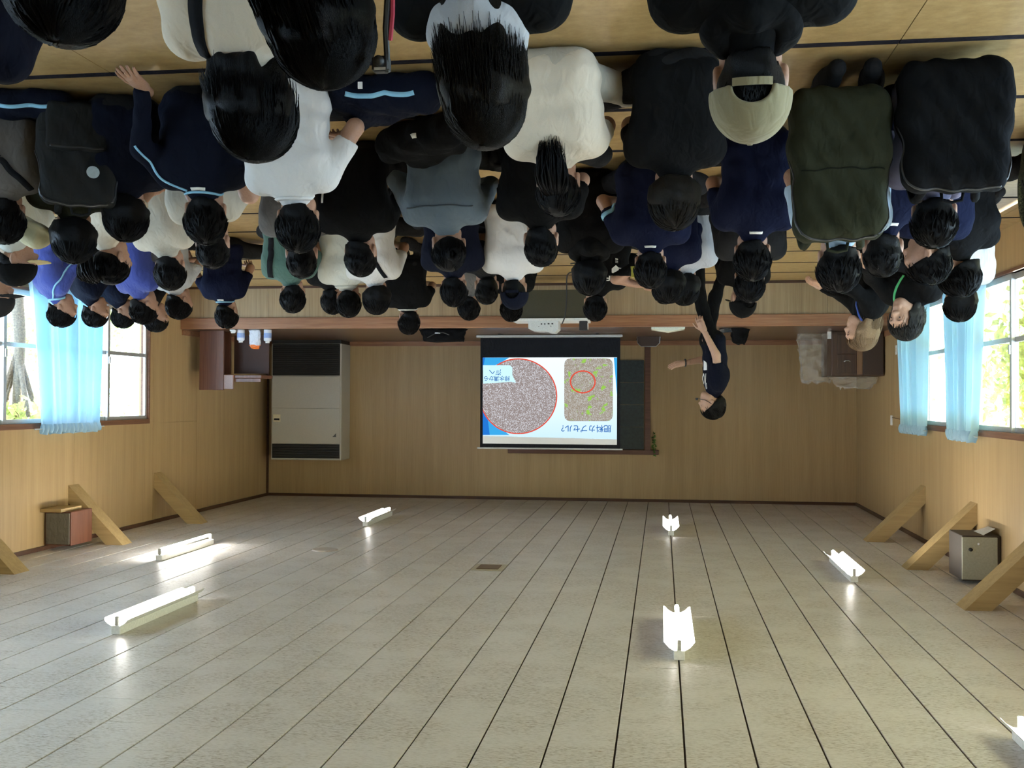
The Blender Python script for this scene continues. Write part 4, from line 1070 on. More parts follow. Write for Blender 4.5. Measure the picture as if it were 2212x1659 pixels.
    for s in (-1, 1):
        Hj = hip + np.array([s * .09, .03, 0])
        if pose == 'cross': K, An, To = (s * .31, .27, .115), (-s * .05, .36 + .03 * s, .06), (-s * .17, .36 + .03 * s, .05)
        elif pose == 'knees': K, An, To = (s * .14, .35, .45), (s * .12, .42, .07), (s * .13, .57, .035)
        elif pose == 'seiza': K, An, To = (s * .13, .36, .085), (s * .10, -.14, .065), (s * .075, -.31, .05)
        elif pose == 'kneel': K, An, To = (s * .12, .06, .075), (s * .11, -.34, .06), (s * .11, -.45, .045)
        else: K, An, To = (s * .10 + .01, .05 + s * .10, .50), (s * .11, -.03 + s * .17, .085), (s * .13, .11 + s * .17, .035)
        LG[s] = [Hj, np.array(K), np.array(An), np.array(To)]
    # --- clothes
    ph = [rnd.uniform(0, 6.28) for _ in range(8)]
    lng = slv == 'long'; tight = .9 if pose == 'stand' else 1.0
    pr = []
    for p, v, r in ((hip + [0, -.01, .015], .085 * w, .115 * fat * tight), (waist, .075 * w, .108 * fat), (chest, .100 * w, .110 * fat)):
        a, b = X3(p, v); pr.append(('c', a, b, r, r))
    a, b = X3(sh - np.array([0, 0, .016]), .135 * w); pr.append(('c', a, b, .060, .060)); pr.append(('c', sh, nb + np.array([0, .010, .022]), .082, .064))
    slp = []
    for s in (-1, 1):
        e = S[s] + (E[s] - S[s]) * (1.0 if lng else .74)
        slp.append((s, S[s], e, .058, .055 if not lng else .050))
    def shirt_fn(P):
        dd = field(pr, P, .075)
        z = P[:, 2]; am = np.clip((sh[2] + .02 - z) / .22, .25, 1) * (.012 if lng else .0115)
        u1 = P[:, 0] * 30 + P[:, 2] * 34 * np.sign(P[:, 0] + 1e-4) + ph[0] + 1.4 * np.sin(P[:, 2] * 17 + ph[1] + P[:, 0] * 6)
        u2 = P[:, 2] * 62 + P[:, 0] * 12 + ph[2] + 1.8 * np.sin(P[:, 0] * 15 + ph[3]); u3 = P[:, 0] * 52 + P[:, 1] * 40 + ph[4] + np.sin(z * 22 + ph[5])
        f = am * (.50 * (np.abs(np.sin(u1 * .5)) - .6) + .30 * np.sin(u2) * np.clip(np.sin(u1 * .31 + ph[6]) + .3, 0, 1) + .42 * (np.abs(np.sin(u3 * .5 + ph[7])) - .6))
        dd = dd + f
        for (s, a_, e_, r0, r1) in slp:
            q = d_cap(P, a_, e_, r0, r1)
            ax = (e_ - a_) / np.linalg.norm(e_ - a_)
            if not lng: q = np.maximum(q, (P - e_.astype(f32)) @ ax.astype(f32))
            else:
                g = d_cap(P, E[s], Wr[s], .050, .036); ax2 = (Wr[s] - E[s]) / np.linalg.norm(Wr[s] - E[s]); g = np.maximum(g, (P - (Wr[s] - ax2 * .01).astype(f32)) @ ax2.astype(f32)); q = smin(q, g, .03)
            dd = smin(dd, q + f * .8, .045)
        dd = np.maximum(dd, hz - .105 + hem - z)
        ncut = (P - (nb + np.array([0, 0, .046])).astype(f32)) @ np.array([0, .42, .90], f32)
        return np.maximum(dd, ncut)
    reach = np.array([E[-1], E[1], Wr[-1], Wr[1], S[-1], S[1]])
    lo = np.minimum(reach.min(0) - .08, [-.27 * fat, -.24, hz - .14]); hi = np.maximum(reach.max(0) + .08, [.27 * fat, .26, nb[2] + .08])
    lo[2] = max(lo[2], -.02)
    ang = yaw
    root = thing('person', label, 'person')
    out = {}
    shirt = link('shirt' if not lng else 'jacket', npmesh('shirt', *nets(shirt_fn, lo, hi, h)), cloth(top), root)
    lp = []
    a, b = X3(hip + np.array([0, -.005, 0]), .08 * w); lp.append(('c', a, b, .112 * fat * tight, .112 * fat * tight))
    k_ = .8 if pose == 'stand' else 1.0
    for s in (-1, 1):
        Hj, K, An, To = LG[s]; lp += [('c', Hj, K, .086 * k_, .064 * (1 if pose != 'stand' else .95)), ('c', K, An, .060, .046)]
    def trouser_fn(P):
        dd = field(lp, P, .04)
        dd = dd + .005 * np.sin(P[:, 0] * 44 + P[:, 1] * 38 + ph[6]) * np.sin(P[:, 2] * 40 + P[:, 1] * 21 + ph[7])
        dd = np.maximum(dd, P[:, 2] - (hz + .12)); return np.maximum(dd, .004 - P[:, 2])
    js = np.array([q for s in (-1, 1) for q in LG[s]])
    lo2 = np.minimum(js.min(0) - .1, [-.24, -.16, -.02]); hi2 = np.maximum(js.max(0) + .1, [.24, .2, hz + .14]); lo2[2] = -.02
    link('trousers', npmesh('trousers', *nets(trouser_fn, lo2, hi2, max(h, .016))), cloth(bottom), root)
    # --- the body: trunk, neck, arms, legs and feet in one surface, with fine head and hands joined on
    bp = []
    for p, v, r in ((hip, .075 * w, .095), (waist, .065 * w, .088), (chest, .085 * w, .090)):
        a, b = X3(p, v); bp.append(('c', a, b, r, r))
    a, b = X3(sh - np.array([0, 0, .02]), .13 * w); bp.append(('c', a, b, .045, .045))
    bp.append(('c', nb - np.array([0, .01, .06]), hd + np.array([0, -.022, -.055]), .058, .051 if not female else .046))
    for s in (-1, 1):
        bp += [('c', S[s], E[s], .046, .039, (.03,)), ('c', E[s], Wr[s], .040, .026, (.02,))]
        Hj, K, An, To = LG[s]; bp += [('c', Hj, K, .072 * k_, .050), ('c', K, An, .046, .036, (.02,)), ('c', An, To, .040, .030, (.02,))]
    def body_fn(P): return np.maximum(field(bp, P, .045), .003 - P[:, 2])
    al = np.concatenate([js, reach, [nb, hd]]); lo3 = np.minimum(al.min(0) - .09, [-.2, -.16, -.02]); hi3 = np.maximum(al.max(0) + [.09, .09, .0], [.2, .16, 0]); lo3[2] = -.02
    parts = [nets(body_fn, lo3, hi3, max(h, .0135))]
    HR = rotm(hy, hp, hr) * HS
    parts.append(place(head_mesh(female, .006 if far < 8 else .008), HR, hd))
    for s in (-1, 1):
        st, fw, upv = hand[s]; parts.append(place(HANDS[st], frame(fw, upv), Wr[s], mirror=(s < 0)))
    link('body', npmesh('body', *merge(parts)), SKINS[skin], root)
    if pose in ('seiza', 'kneel'):
        for s in (-1, 1):
            An, To = LG[s][2], LG[s][3]; sf = lambda P: np.maximum(smin(d_cap(P, An - (To - An) * .2, An + (To - An) * .3, .052, .050), d_cap(P, An, To, .050, .040), .03), .002 - P[:, 2])
            link('sock', npmesh('sock', *nets(sf, np.minimum(An, To) - .09, np.maximum(An, To) + .09, .012)), cloth('dgrey'), root)
    # --- hair
    if hair:
        style = hair; hv, hf = hair_mesh(style, seed % 5, .007 if far < 3.3 else .009, 700 if far < 3.3 else 230)
        ho = link('hair', npmesh('hair', hv @ HR.T + hd, hf), HC[hc], root)
        if style == 'pony':
            tv, tf = tail_mesh(seed, ponyL, ponyUp); link('ponytail', npmesh('ponytail', tv @ rotm(hy, hp * .4, hr).T + hd, tf), HC[hc], root)
    out.update(root=root, shirt_fn=shirt_fn, hd=hd, HR=HR, nb=nb, sh=sh, S=S, E=E, Wr=Wr, shirt=shirt, hip=hip, waist=waist, chest=chest, LG=LG, ph=ph, h=h)
    # --- small things on clothes
    for ex in extras:
        k = ex[0]
        if k == 'tag':
            V, F_ = ribbon(shirt_fn, [nb + [-.026, -.07, -.012], nb + [0, -.075, -.012], nb + [.026, -.07, -.012]], .016, .002, 8); link('neck_tag', npmesh('neck_tag', V, F_), M_TAG, shirt)
        elif k == 'collar':
            pts = [nb + np.array([math.sin(a_) * .07, -math.cos(a_) * .07, .012 + .0 * a_ - .03 * (1 - math.cos(a_)) * .5]) for a_ in np.linspace(-2.0, 2.0, 9)]
            V, F_ = ribbon(shirt_fn, pts, ex[2] if len(ex) > 2 else .018, .005, 40); link('collar_band', npmesh('collar_band', V, F_), ex[1], shirt)
        elif k == 'path':                    # ('path', name, material, width, points...)
            V, F_ = ribbon(shirt_fn, [np.array(p) for p in ex[4](out)], ex[3], .004, 46); link(ex[1], npmesh(ex[1], V, F_), ex[2], shirt)
        elif k == 'cuff':                    # band round the upper arm: ('cuff', side, fraction, width, material)
            s, fr, wd, mt = ex[1:5]; c0 = S[s] + (E[s] - S[s]) * fr; ax = E[s] - S[s]; fm = frame(ax, (0, 0.3, 1) if abs(ax[2]) < .2 else (0, 1, 0))
            pts = [c0 + fm[:, 0] * math.cos(q) * .07 + fm[:, 2] * math.sin(q) * .07 for q in np.linspace(0, 6.1, 13)]
            V, F_ = ribbon(shirt_fn, pts, wd, .003, 40); link('sleeve_band', npmesh('sleeve_band', V, F_), mt, shirt)
        elif k == 'text':                    # ('text', string, size, x, z, material, front)
            me = text_mesh(ex[1], ex[2]); vs = np.array([v.co[:] for v in me.vertices], f32); q = np.zeros_like(vs); sg = 1 if (len(ex) > 6 and ex[6]) else -1
            q[:, 0] = (-vs[:, 0] if sg > 0 else vs[:, 0]) + ex[3]; q[:, 2] = vs[:, 1] + ex[4]; q[:, 1] = sg * .16 + chest[1]
            if len(ex) > 7: q[:, 2] -= ex[7] * q[:, 0] ** 2
            p_, g_ = project(shirt_fn, q, .004, 8)
            for v, co in zip(me.vertices, p_): v.co = co
            link('shirt_print', me, ex[5], shirt)
        elif k == 'hood':
            hpz = [('c', nb + np.array([math.sin(a_) * .085 * ex[2], -.035 - .075 * math.cos(a_) * ex[2], -.015 - .045 * math.cos(a_)]), nb + np.array([math.sin(a_ + .35) * .085 * ex[2], -.035 - .075 * math.cos(a_ + .35) * ex[2], -.015 - .045 * math.cos(a_ + .35)]), .033 * ex[2], .033 * ex[2]) for a_ in np.arange(-2.3, 2.1, .35)] + [('c', nb + [0, -.10, -.03], nb + [0, -.13 * ex[2], -.13 * ex[2]], .055 * ex[2], .03)]
            hf_ = lambda P: field(hpz, P, .04) + .004 * np.sin(P[:, 0] * 60 + ph[0]) * np.sin(P[:, 2] * 55 + ph[1])
            link('hood', npmesh('hood', *nets(hf_, nb - [.22, .30, .30], nb + [.22, .18, .12], .010)), cloth(ex[1]), shirt)
        elif k == 'cap': make_cap(out, ex[1], ex[2] if len(ex) > 2 else None, ex[3] if len(ex) > 3 else 'front')
        elif k == 'eyes':
            for s in (-1, 1):
                m_ = MB(); m_.cyl((s * .031, .0945, .006), (s * .031, .0975, .006), .0048, .003, n=10); o_ = m_.build('eye', M_BLACK, root); o_.data.transform(Matrix.Translation(Vector(hd)) @ Matrix([list(r_) for r_ in HR]).to_4x4())
                b_ = MB().tube([(s * .016, .099, .024), (s * .03, .101, .028), (s * .046, .090, .024)], .0018, 5); o_ = b_.build('eyebrow', HC['black'], root); o_.data.transform(Matrix.Translation(Vector(hd)) @ Matrix([list(r_) for r_ in HR]).to_4x4())
    # --- put the person where the top of the head meets the measured point
    tp = hd + HR @ np.array([0, -.01, .12])
    if ang is None: ang = math.degrees(math.atan2(-(1.0 - hp_w[0]), 15.0 - d)) + rnd.uniform(-10, 10)
    ca, sa = math.cos(R(ang)), math.sin(R(ang))
    root.rotation_euler = (0, 0, R(ang)); root.location = (hp_w[0] - (ca * tp[0] - sa * tp[1]), d - (sa * tp[0] + ca * tp[1]), 0)
    out['ang'] = ang; out['loc'] = root.location.copy(); out['top'] = tp
    return out
def make_cap(o, crown_mat, brim_mat, style):
    HR, hd, root = o['HR'], o['hd'], o['root']
    c = (0, -.012, .030)
    def fn(P):
        d = np.maximum(d_ell(P, c, (.097, .117, .110)), -d_ell(P, c, (.083, .103, .096)))
        d = np.maximum(d, .022 + .10 * P[:, 1] - P[:, 2])
        return -smin(-d, d_ell(P, (0, -.125, .012), (.047, .06, .040)), .004)
    v, f = nets(fn, (-.12, -.15, -.03), (.12, .13, .15), .0042)
    cp = link('cap', npmesh('cap', v @ HR.T + hd, f), crown_mat, root)
    def brim(P):
        z0 = .030 - 2.4 * P[:, 0] ** 2
        d = np.maximum(np.abs(P[:, 2] - z0) - .003, d_ell(P, (0, .075, .02), (.088, .105, .2))); return np.maximum(d, .075 - P[:, 1] - 3.0 * P[:, 0] ** 2)
    v, f = nets(brim, (-.10, .03, -.02), (.10, .20, .05), .0042)
    link('cap_brim', npmesh('cap_brim', v @ HR.T + hd, f), brim_mat or crown_mat, cp)
    st = [np.array([.052 * math.sin(q), -.012 - .114 * math.cos(q * .5), .006]) for q in np.linspace(-1, 1, 9)]
    m = MB(); 
    for a, b in zip(st[:-1], st[1:]): m.box(-.5, .5, -.002, .002, -.009, .009, M=Matrix.Translation(Vector((a + b) / 2)) @ (Vector(b - a)).to_track_quat('X', 'Z').to_matrix().to_4x4() @ Matrix.Diagonal((np.linalg.norm(b - a) * 1.05, 1, 1, 1)))
    so = m.build('cap_strap', crown_mat, cp); so.data.transform(Matrix.Translation(Vector(hd)) @ Matrix([list(r) for r in HR]).to_4x4())
    bt = MB().cyl((0, -.012, .136), (0, -.012, .142), .009, .006, n=12).build('cap_button', brim_mat or crown_mat, cp); bt.data.transform(Matrix.Translation(Vector(hd)) @ Matrix([list(r) for r in HR]).to_4x4())

# ---- bags
def backpack(o, label, mat, w, h, dp, local, tilt=0.0, pocket=True, badge=False, pmat=None, straps=True, seed=1, rz=0.0, group='backpacks worn by the audience'):
    """a soft backpack; local = its bottom centre in the wearer's own axes"""
    ang = R(o['ang'] + rz); ca, sa = math.cos(R(o['ang'])), math.sin(R(o['ang'])); L = o['loc']
    t = thing('backpack', label, 'backpack', (L[0] + ca * local[0] - sa * local[1], L[1] + sa * local[0] + ca * local[1], local[2]), ang, group)
    t.rotation_euler = (tilt, 0, ang)
    ph = seed * 1.7
    body = [('b', (0, 0, h * .48), (w / 2, dp / 2, h * .48), .07), ('b', (0, 0, h * .28), (w / 2 + .012, dp / 2 + .012, h * .26), .07)]
    def fn(P):
        d = field(body, P, .05) + .006 * np.sin(P[:, 2] * 26 + ph + P[:, 0] * 12) * np.sin(P[:, 0] * 24 + ph) + .004 * np.sin(P[:, 0] * 60 + P[:, 2] * 40)
        d = smin(d, d + .0 * d, .001)
        return d
    bo = link('bag_body', npmesh('bag_body', *nets(fn, (-w / 2 - .06, -dp / 2 - .06, -.03), (w / 2 + .06, dp / 2 + .06, h + .04), .0105)), mat, t)
    if pocket:
        pk = lambda P: d_box(P, (0, -dp / 2 - .012, h * .27), (w * .40, .035, h * .22), .03) + .004 * np.sin(P[:, 0] * 50 + ph) * np.sin(P[:, 2] * 44)
        po = link('front_pocket', npmesh('front_pocket', *nets(pk, (-w / 2, -dp / 2 - .08, 0), (w / 2, -dp / 2 + .05, h * .56), .009)), pmat or mat, t)
        V, F_ = ribbon(pk, [(-w * .34, -dp / 2 - .04, h * .46), (0, -dp / 2 - .05, h * .475), (w * .34, -dp / 2 - .04, h * .46)], .010, .002, 30); link('zipper', npmesh('zipper', V, F_), M_BLACK, po)
    V, F_ = ribbon(fn, [(-w * .46, -dp * .1, h * .45), (-w * .42, -dp * .2, h * .85), (0, -dp * .25, h * .99), (w * .42, -dp * .2, h * .85), (w * .46, -dp * .1, h * .45)], .012, .002, 50); link('main_zipper', npmesh('main_zipper', V, F_), M_BLACK, t)
    MB().tube([(-.045, .05, h - .03), (-.04, .055, h + .004), (0, .06, h + .012), (.04, .055, h + .004), (.045, .05, h - .03)], .007, 8).build('grab_loop', mat, t, True)
    if straps:
        for s in (-1, 1): MB().tube(smoothpts([(s * .09, dp / 2 - .02, h * .84), (s * .115, dp / 2 + .06, h * .93), (s * .13, dp / 2 + .15, h * .93), (s * .15, dp / 2 + .19, h * .7), (s * .17, dp / 2 + .10, h * .35), (s * .15, dp / 2 - .03, h * .12)], 4), .019, 6).build('shoulder_strap', mat, t, True)
    if badge:
        p_, g_ = project(fn, [badge], .003); m_ = MB().cyl(tuple(p_[0]), tuple(p_[0] + g_[0] * .006), .030, n=20); m_.build('round_badge', mat_plain('badge_pale', (.42, .50, .50), .4), t)
    return t, fn
# ================================================================== the audience (pixel of the head's top, distance, look)
B_ = {}
M_WEB = mat_cloth('black_webbing', (.012, .012, .013))
def sling(o): return [o['nb'] + [.075, -.05, -.02], o['chest'] + [.035, -.16, .05], o['waist'] + [-.05, -.17, .05], o['hip'] + [-.19, -.08, .06]]
def sling2(o): return [o['S'][-1] + [.03, -.05, .045], o['chest'] + [-.05, -.16, .06], o['waist'] + [.06, -.17, .02], o['hip'] + [.19, -.08, .02]]
def rbelt(o): return [o['S'][1] + [-.04, -.05, .05], o['chest'] + [.09, -.16, .0], o['waist'] + [.10, -.17, .0]]
def lpipe(o): return [o['nb'] + [-.05, -.06, .0], o['S'][-1] + [-.0, -.06, .02], o['S'][-1] * .5 + o['E'][-1] * .5 + [-.01, -.06, 0], o['E'][-1] + [-.01, -.06, 0]]
def rpipe(o): return [o['nb'] + [.05, -.06, .0], o['S'][1] + [.0, -.06, .02], o['S'][1] * .5 + o['E'][1] * .5 + [.01, -.06, 0], o['E'][1] + [.01, -.06, 0]]
def seam(o): return [o['S'][-1] + [.01, -.1, -.02], o['chest'] + [0, -.18, .075], o['S'][1] + [-.01, -.1, -.02]]
P = person
# near rows
B_['p1'] = P(155, 90, 1.95, 'person in navy with a smooth black bob, head at the picture corner over bare mat', 'dnavy', 'long', 'mop', hp=14, w=.9, female=True)
B_['p0'] = P(-112, 365, 3.0, 'person in a navy tracksuit cut off by the picture edge, only shoulder and arm showing', 'dnavy', 'long', 'short', w=1.15, yaw=-20, arms=('lap', 'back'))
B_['p2'] = P(720, 180, 2.15, 'long-haired person with centre parting looking down, a camera hanging at the side', 'black', 'long', 'long', hp=26, w=.92, female=True, yaw=12)
B_['p3'] = P(560, 342, 2.75, 'bob-haired person in cream shirt with a black strap across the back', 'cream', 'short', 'bob', hp=12, w=.98, yaw=14, lean=.10, female=True, hem=.03, extras=[('path', 'shoulder_strap', M_WEB, .040, sling)])
B_['p5'] = P(1050, 318, 2.7, 'person with long straight dark hair over a light grey hood and black jacket', 'black', 'long', 'long', hc='brown', w=1.0, female=True, yaw=4, extras=[('hood', 'lgrey', 1.0)])
B_['p8'] = P(1620, 306, 2.75, 'person wearing a khaki cap and black clothes with a buckled strap', 'black', 'long', 'nape', w=1.1, fat=1.12, yaw=2, skin=0, extras=[('cap', mat_cloth('cap_khaki', (.26, .225, .13))), ('hood', 'black', .95)])
B_['p4'] = P(645, 545, 4.85, 'short-haired person in a plain white T-shirt with a rolled neck edge', 'white', 'short', 'short', w=.98, hy=-18, yaw=6, lean=.12, arms=('out', 'lap'), extras=[('collar', cloth('white'))])
B_['p6'] = P(1208, 470, 4.75, 'person with a high ponytail in a loose cream T-shirt', 'cream', 'short', 'pony', w=.98, fat=1.06, lean=.35, hp=12, yaw=3, female=True, hem=.01, ponyL=.25, ponyUp=.16, arms='lap', bottom='beige')
B_['p7'] = P(1455, 493, 4.75, 'broad person in a black T-shirt with brownish bowl-cut hair', 'black', 'short', 'mop', hc='brown', w=.90, yaw=-3, hem=.012)
B_['p9'] = P(1625, 606, 6.1, 'person in navy T-shirt with white neck tag, between black shirt and olive backpack', 'navy', 'short', 'short', w=1.0, yaw=-4, hy=8, extras=[('tag',)])
B_['p10'] = P(1810, 632, 5.25, 'kneeling person in pale blue T-shirt wearing the big olive backpack', 'lblue', 'short', 'short', bottom='dgrey', pose='seiza', w=.98, yaw=0)
B_['p11'] = P(2018, 535, 5.15, 'person in purple-grey hooded top wearing the large black backpack', 'purple', 'long', 'short', w=1.0, yaw=4, hy=10, extras=[('hood', 'purple', .95)])
B_['p12'] = P(2300, 612, 6.6, 'person at the picture edge wearing the camouflage backpack', 'black', 'short', 'short', yaw=6, arms=('prop', 'lap'))
B_['p14'] = P(1905, 603, 5.55, 'person in navy T-shirt with neck tag peeking out behind the olive backpack', 'navy', 'short', 'crop', yaw=-8, w=.95, hy=10, extras=[('tag',)])
B_['p13'] = P(1997, 614, 6.3, 'person in navy T-shirt turning the head sideways, ear and cheek in view', 'navy', 'short', 'short', pose='seiza', yaw=-22, hy=-48, w=1.0, side=-.12, extras=[('tag',), ('eyes',)])
B_['q1'] = P(2066, 642, 6.5, 'person in black T-shirt leaning aside, in front of the shiny-haired one', 'black', 'short', 'short', yaw=-10, hy=-30, side=-.1)
B_['q2'] = P(2070, 692, 8.2, 'person in white shirt with shiny black hair by the curtain', 'white', 'short', 'mop', pose='seiza', yaw=-12)
B_['r1'] = P(1860, 757, 8.3, 'person with long fair hair and blue lanyard seen in profile near the cabinet', 'black', 'long', 'long', hc='light', pose='kneel', yaw=-96, hp=2, w=.85, female=True, skin=1, extras=[('eyes',), ('path', 'lanyard', mat_cloth('lanyard_blue', (.03, .07, .30)), .016, lambda o: [o['nb'] + [.05, .02, .02], o['chest'] + [.06, .12, .06], o['waist'] + [.0, .14, .05]])])
B_['r2'] = P(1955, 733, 7.2, 'grey-haired person facing the camera with a bright green lanyard', 'black', 'long', 'bob', hc='grey', pose='kneel', yaw=-132, hp=4, w=.9, female=True, skin=1, extras=[('eyes',), ('path', 'lanyard', mat_cloth('lanyard_green', (.10, .55, .20)), .016, lambda o: [o['nb'] + [-.05, .02, .02], o['chest'] + [-.05, .12, .06], o['waist'] + [.0, .14, .05]])])
# window side, near to far
B_['ledge'] = P(10, 526, 5.0, 'person in grey-brown jacket with black strap at the picture edge', 'grey', 'long', 'short', yaw=-26, lean=.0, w=.95, extras=[('path', 'bag_strap', M_WEB, .03, sling2)])
B_['lcap'] = P(40, 616, 6.3, 'person in a black cap with sand-coloured brim pointing sideways', 'pale', 'short', 'crop', yaw=-2, hy=62, extras=[('cap', cloth('black'), mat_cloth('brim_sand', (.50, .40, .20)))])
B_['ledge2'] = P(-2, 684, 7.3, 'person at the window edge with a grey cap brim and bare face', 'white', 'short', 'crop', yaw=60, hy=30, extras=[('cap', cloth('dgrey')), ('eyes',)])
B_['lol'] = P(160, 566, 5.2, 'person in olive jacket wearing the dark backpack with a white badge', 'olive', 'long', 'mop', yaw=-24, lean=.0, w=.95)
B_['l2'] = P(275, 518, 5.15, 'person in dark navy jacket squeezed beside the badge backpack', 'dnavy', 'long', 'mop', yaw=-24, hy=12, w=.85, lean=.0)
B_['l3'] = P(445, 527, 4.95, 'person in navy tracksuit with sky blue piping leaning back on both hands', 'dnavy', 'long', 'short', hc='black', yaw=-8, hy=-10, w=.95, lean=-.05, arms='back2', pose='knees', extras=[('tag',), ('path', 'sky_piping', M_PIPE, .009, rpipe), ('collar', M_PIPE, .010)])
B_['bea'] = P(370, 626, 6.8, 'person in beige T-shirt in front of the pale blue shirt', 'beige', 'short', 'short', yaw=14, hy=-20, w=1.0)
B_['beb'] = P(462, 584, 5.8, 'round-headed person in beige T-shirt right behind the piped tracksuit', 'beige', 'short', 'crop', yaw=14, hy=-20, w=1.0, lean=.25)
B_['pony'] = P(245, 616, 6.0, 'person with a spiky tied-up ponytail and off-white T-shirt', 'cream', 'short', 'pony', yaw=20, ponyL=.12, ponyUp=.42, w=.98, female=True)
B_['wb'] = P(390, 689, 9.1, 'person in bluish white T-shirt close to the window corner', 'lgrey', 'short', 'short', yaw=24, fat=1.1)
B_['nt'] = P(492, 709, 9.6, 'person in navy sports shirt with bare arm propped on the mat', 'navy', 'short', 'short', yaw=6, arms=('lap', 'prop'), lean=.05, extras=[('tag',), ('collar', M_PIPE, .012)])
B_['f1'] = P(138, 706, 9.0, 'person in blue jacket with sky blue stripes in front of the wide curtain', 'royal', 'long', 'short', yaw=38, hy=28, extras=[('path', 'sky_piping', M_PIPE, .014, rpipe), ('path', 'sky_piping', M_PIPE, .014, lpipe), ('collar', M_PIPE, .02)])
B_['f2'] = P(210, 706, 9.9, 'person in black tracksuit with thin blue piping, face in profile by the curtain', 'dnavy', 'long', 'short', yaw=40, hy=30, extras=[('path', 'sky_piping', M_PIPE, .010, rpipe), ('eyes',)])
B_['f3'] = P(270, 708, 10.6, 'person with head turned sideways before the bright window pane', 'dnavy', 'long', 'short', yaw=46, hy=34, extras=[('eyes',)])
B_['f4'] = P(315, 700, 8.8, 'person in plain blue T-shirt with the back to the camera by the window', 'blue', 'short', 'short', yaw=26, hy=10, fat=1.08, w=1.05)
B_['f5'] = P(342, 716, 10.6, 'person with face down and dark round cap brim by the window jamb', 'black', 'short', 'short', yaw=46, hy=34, hp=12, extras=[('eyes',)])
# middle
B_['grayb'] = P(652, 604, 6.3, 'person in grey-brown shirt mostly hidden behind the white T-shirt', 'grey', 'short', 'crop', yaw=6, hy=-22, w=1.05, lean=.2)
B_['green'] = P(632, 675, 8.3, 'person in dark green shirt with black bag strap over the shoulder', 'green', 'short', 'short', yaw=4, hy=-26, w=.98, extras=[('path', 'bag_strap', M_WEB, .045, rbelt)])
B_['w2'] = P(753, 685, 8.5, 'person in pale shirt with raised collar near the stage', 'pale', 'short', 'short', yaw=8, hy=-25, w=1.0, extras=[('collar', cloth('pale'), .03)])
B_['w2b'] = P(720, 678, 9.3, 'dark-haired person hidden behind the pale-collared shirt', 'black', 'long', 'short', yaw=10, hy=-10)
B_['w1'] = P(812, 677, 8.4, 'person in white T-shirt with black strap and square-cut hair', 'white', 'short', 'mop', yaw=4, hy=-30, w=1.0, extras=[('path', 'bag_strap', M_WEB, .032, lambda o: [o['S'][-1] + [.05, -.05, .05], o['chest'] + [-.06, -.16, .0], o['waist'] + [-.02, -.17, 0], o['hip'] + [.08, -.15, 0]])])
B_['c3'] = P(782, 601, 6.2, 'person in black sweatshirt with a white cord dangling at the side', 'black', 'long', 'crop', yaw=6, w=1.08, fat=1.05, hem=.03, extras=[('path', 'white_cord', M_TAG, .010, lambda o: [o['chest'] + [.15, -.1, -.02], o['waist'] + [.16, -.1, .02], o['hip'] + [.16, -.1, .06]])])
B_['c5'] = P(967, 588, 6.0, 'person in blue-grey sweatshirt with hair in a bun', 'bluegrey', 'long', 'bun', yaw=4, hy=-28, w=1.08, fat=1.05, lean=.15, female=True, arms=('lap', 'out'), extras=[('path', 'back_seam', mat_cloth('seam_dark', (.05, .065, .075)), .007, seam)])
B_['c6'] = P(882, 722, 10.0, 'person in black T-shirt with thin white neckline nearest the shoulder bag', 'black', 'short', 'short', pose='seiza', yaw=2, hy=-30, w=1.0, extras=[('collar', M_TAG, .012)])
B_['c6n'] = P(982, 662, 8.0, 'person in dark navy T-shirt behind the bun-haired one', 'dnavy', 'short', 'short', yaw=0, w=1.05, fat=1.1)
B_['c7'] = P(1050, 660, 8.4, 'person in charcoal jacket beside the navy-shirted one', 'dgrey', 'long', 'crop', yaw=-4, hy=-14)
B_['c8'] = P(1014, 691, 9.7, 'small far head just above the charcoal jacket wearer', 'grey', 'short', 'short', yaw=0)
B_['gold'] = P(1170, 580, 5.9, 'person in black T-shirt with gold script on the back', 'black', 'short', 'crop', yaw=2, w=1.05, fat=1.05, hp=8, skin=1, extras=[('text', 'Tuna', .085, -.02, .20, mat_plain('gold_print', (.36, .26, .09), .5))])
B_['wht'] = P(1112, 667, 8.1, 'person in white T-shirt wearing a smooth dark navy cap', 'white', 'short', 'crop', yaw=2, w=1.05, fat=1.05, extras=[('cap', cloth('dnavy'))])
B_['c9'] = P(1105, 694, 9.8, 'far head showing just past the navy cap', 'black', 'short', 'short', yaw=-2)
B_['hood'] = P(1273, 635, 7.1, 'person in black padded jacket with hood down, among the dark shirts', 'black', 'long', 'mop', yaw=-4, w=1.0, extras=[('hood', 'black', 1.1)])
B_['usaf'] = P(1286, 693, 9.3, 'person in black top with white lettering and emblem across the back', 'black', 'long', 'short', yaw=-10, hy=8, w=1.0, side=.22, skin=1, extras=[('text', 'USAF', .095, -.05, .50, M_TAG, False, 1.6), ('text', 'VAL', .05, -.10, .41, M_TAG), ('text', '\u2b22', .085, -.02, .41, M_TAG), ('text', '\u2261', .06, -.03, .32, M_TAG)])
B_['navys'] = P(1405, 622, 6.8, 'person in navy T-shirt with sky blue sleeve band and one bare elbow out', 'navy', 'short', 'short', yaw=0, w=1.08, fat=1.06, hp=8, arms=('lap', 'out'), skin=1, extras=[('tag',), ('cuff', 1, .60, .026, M_PIPE)])
B_['k1'] = P(1445, 652, 7.7, 'person in navy jersey behind the sky-banded sleeve', 'navy', 'long', 'mop', yaw=-4)
B_['k2'] = P(1478, 657, 8.0, 'person in light grey T-shirt behind the navy jersey', 'lgrey', 'short', 'mop', yaw=-6, w=1.0)
B_['arm'] = P(1436, 655, 8.7, 'person in black hoodie resting a raised bent arm on the head', 'black', 'long', 'short', yaw=-2, arms=('lap', 'raise'), w=.95)
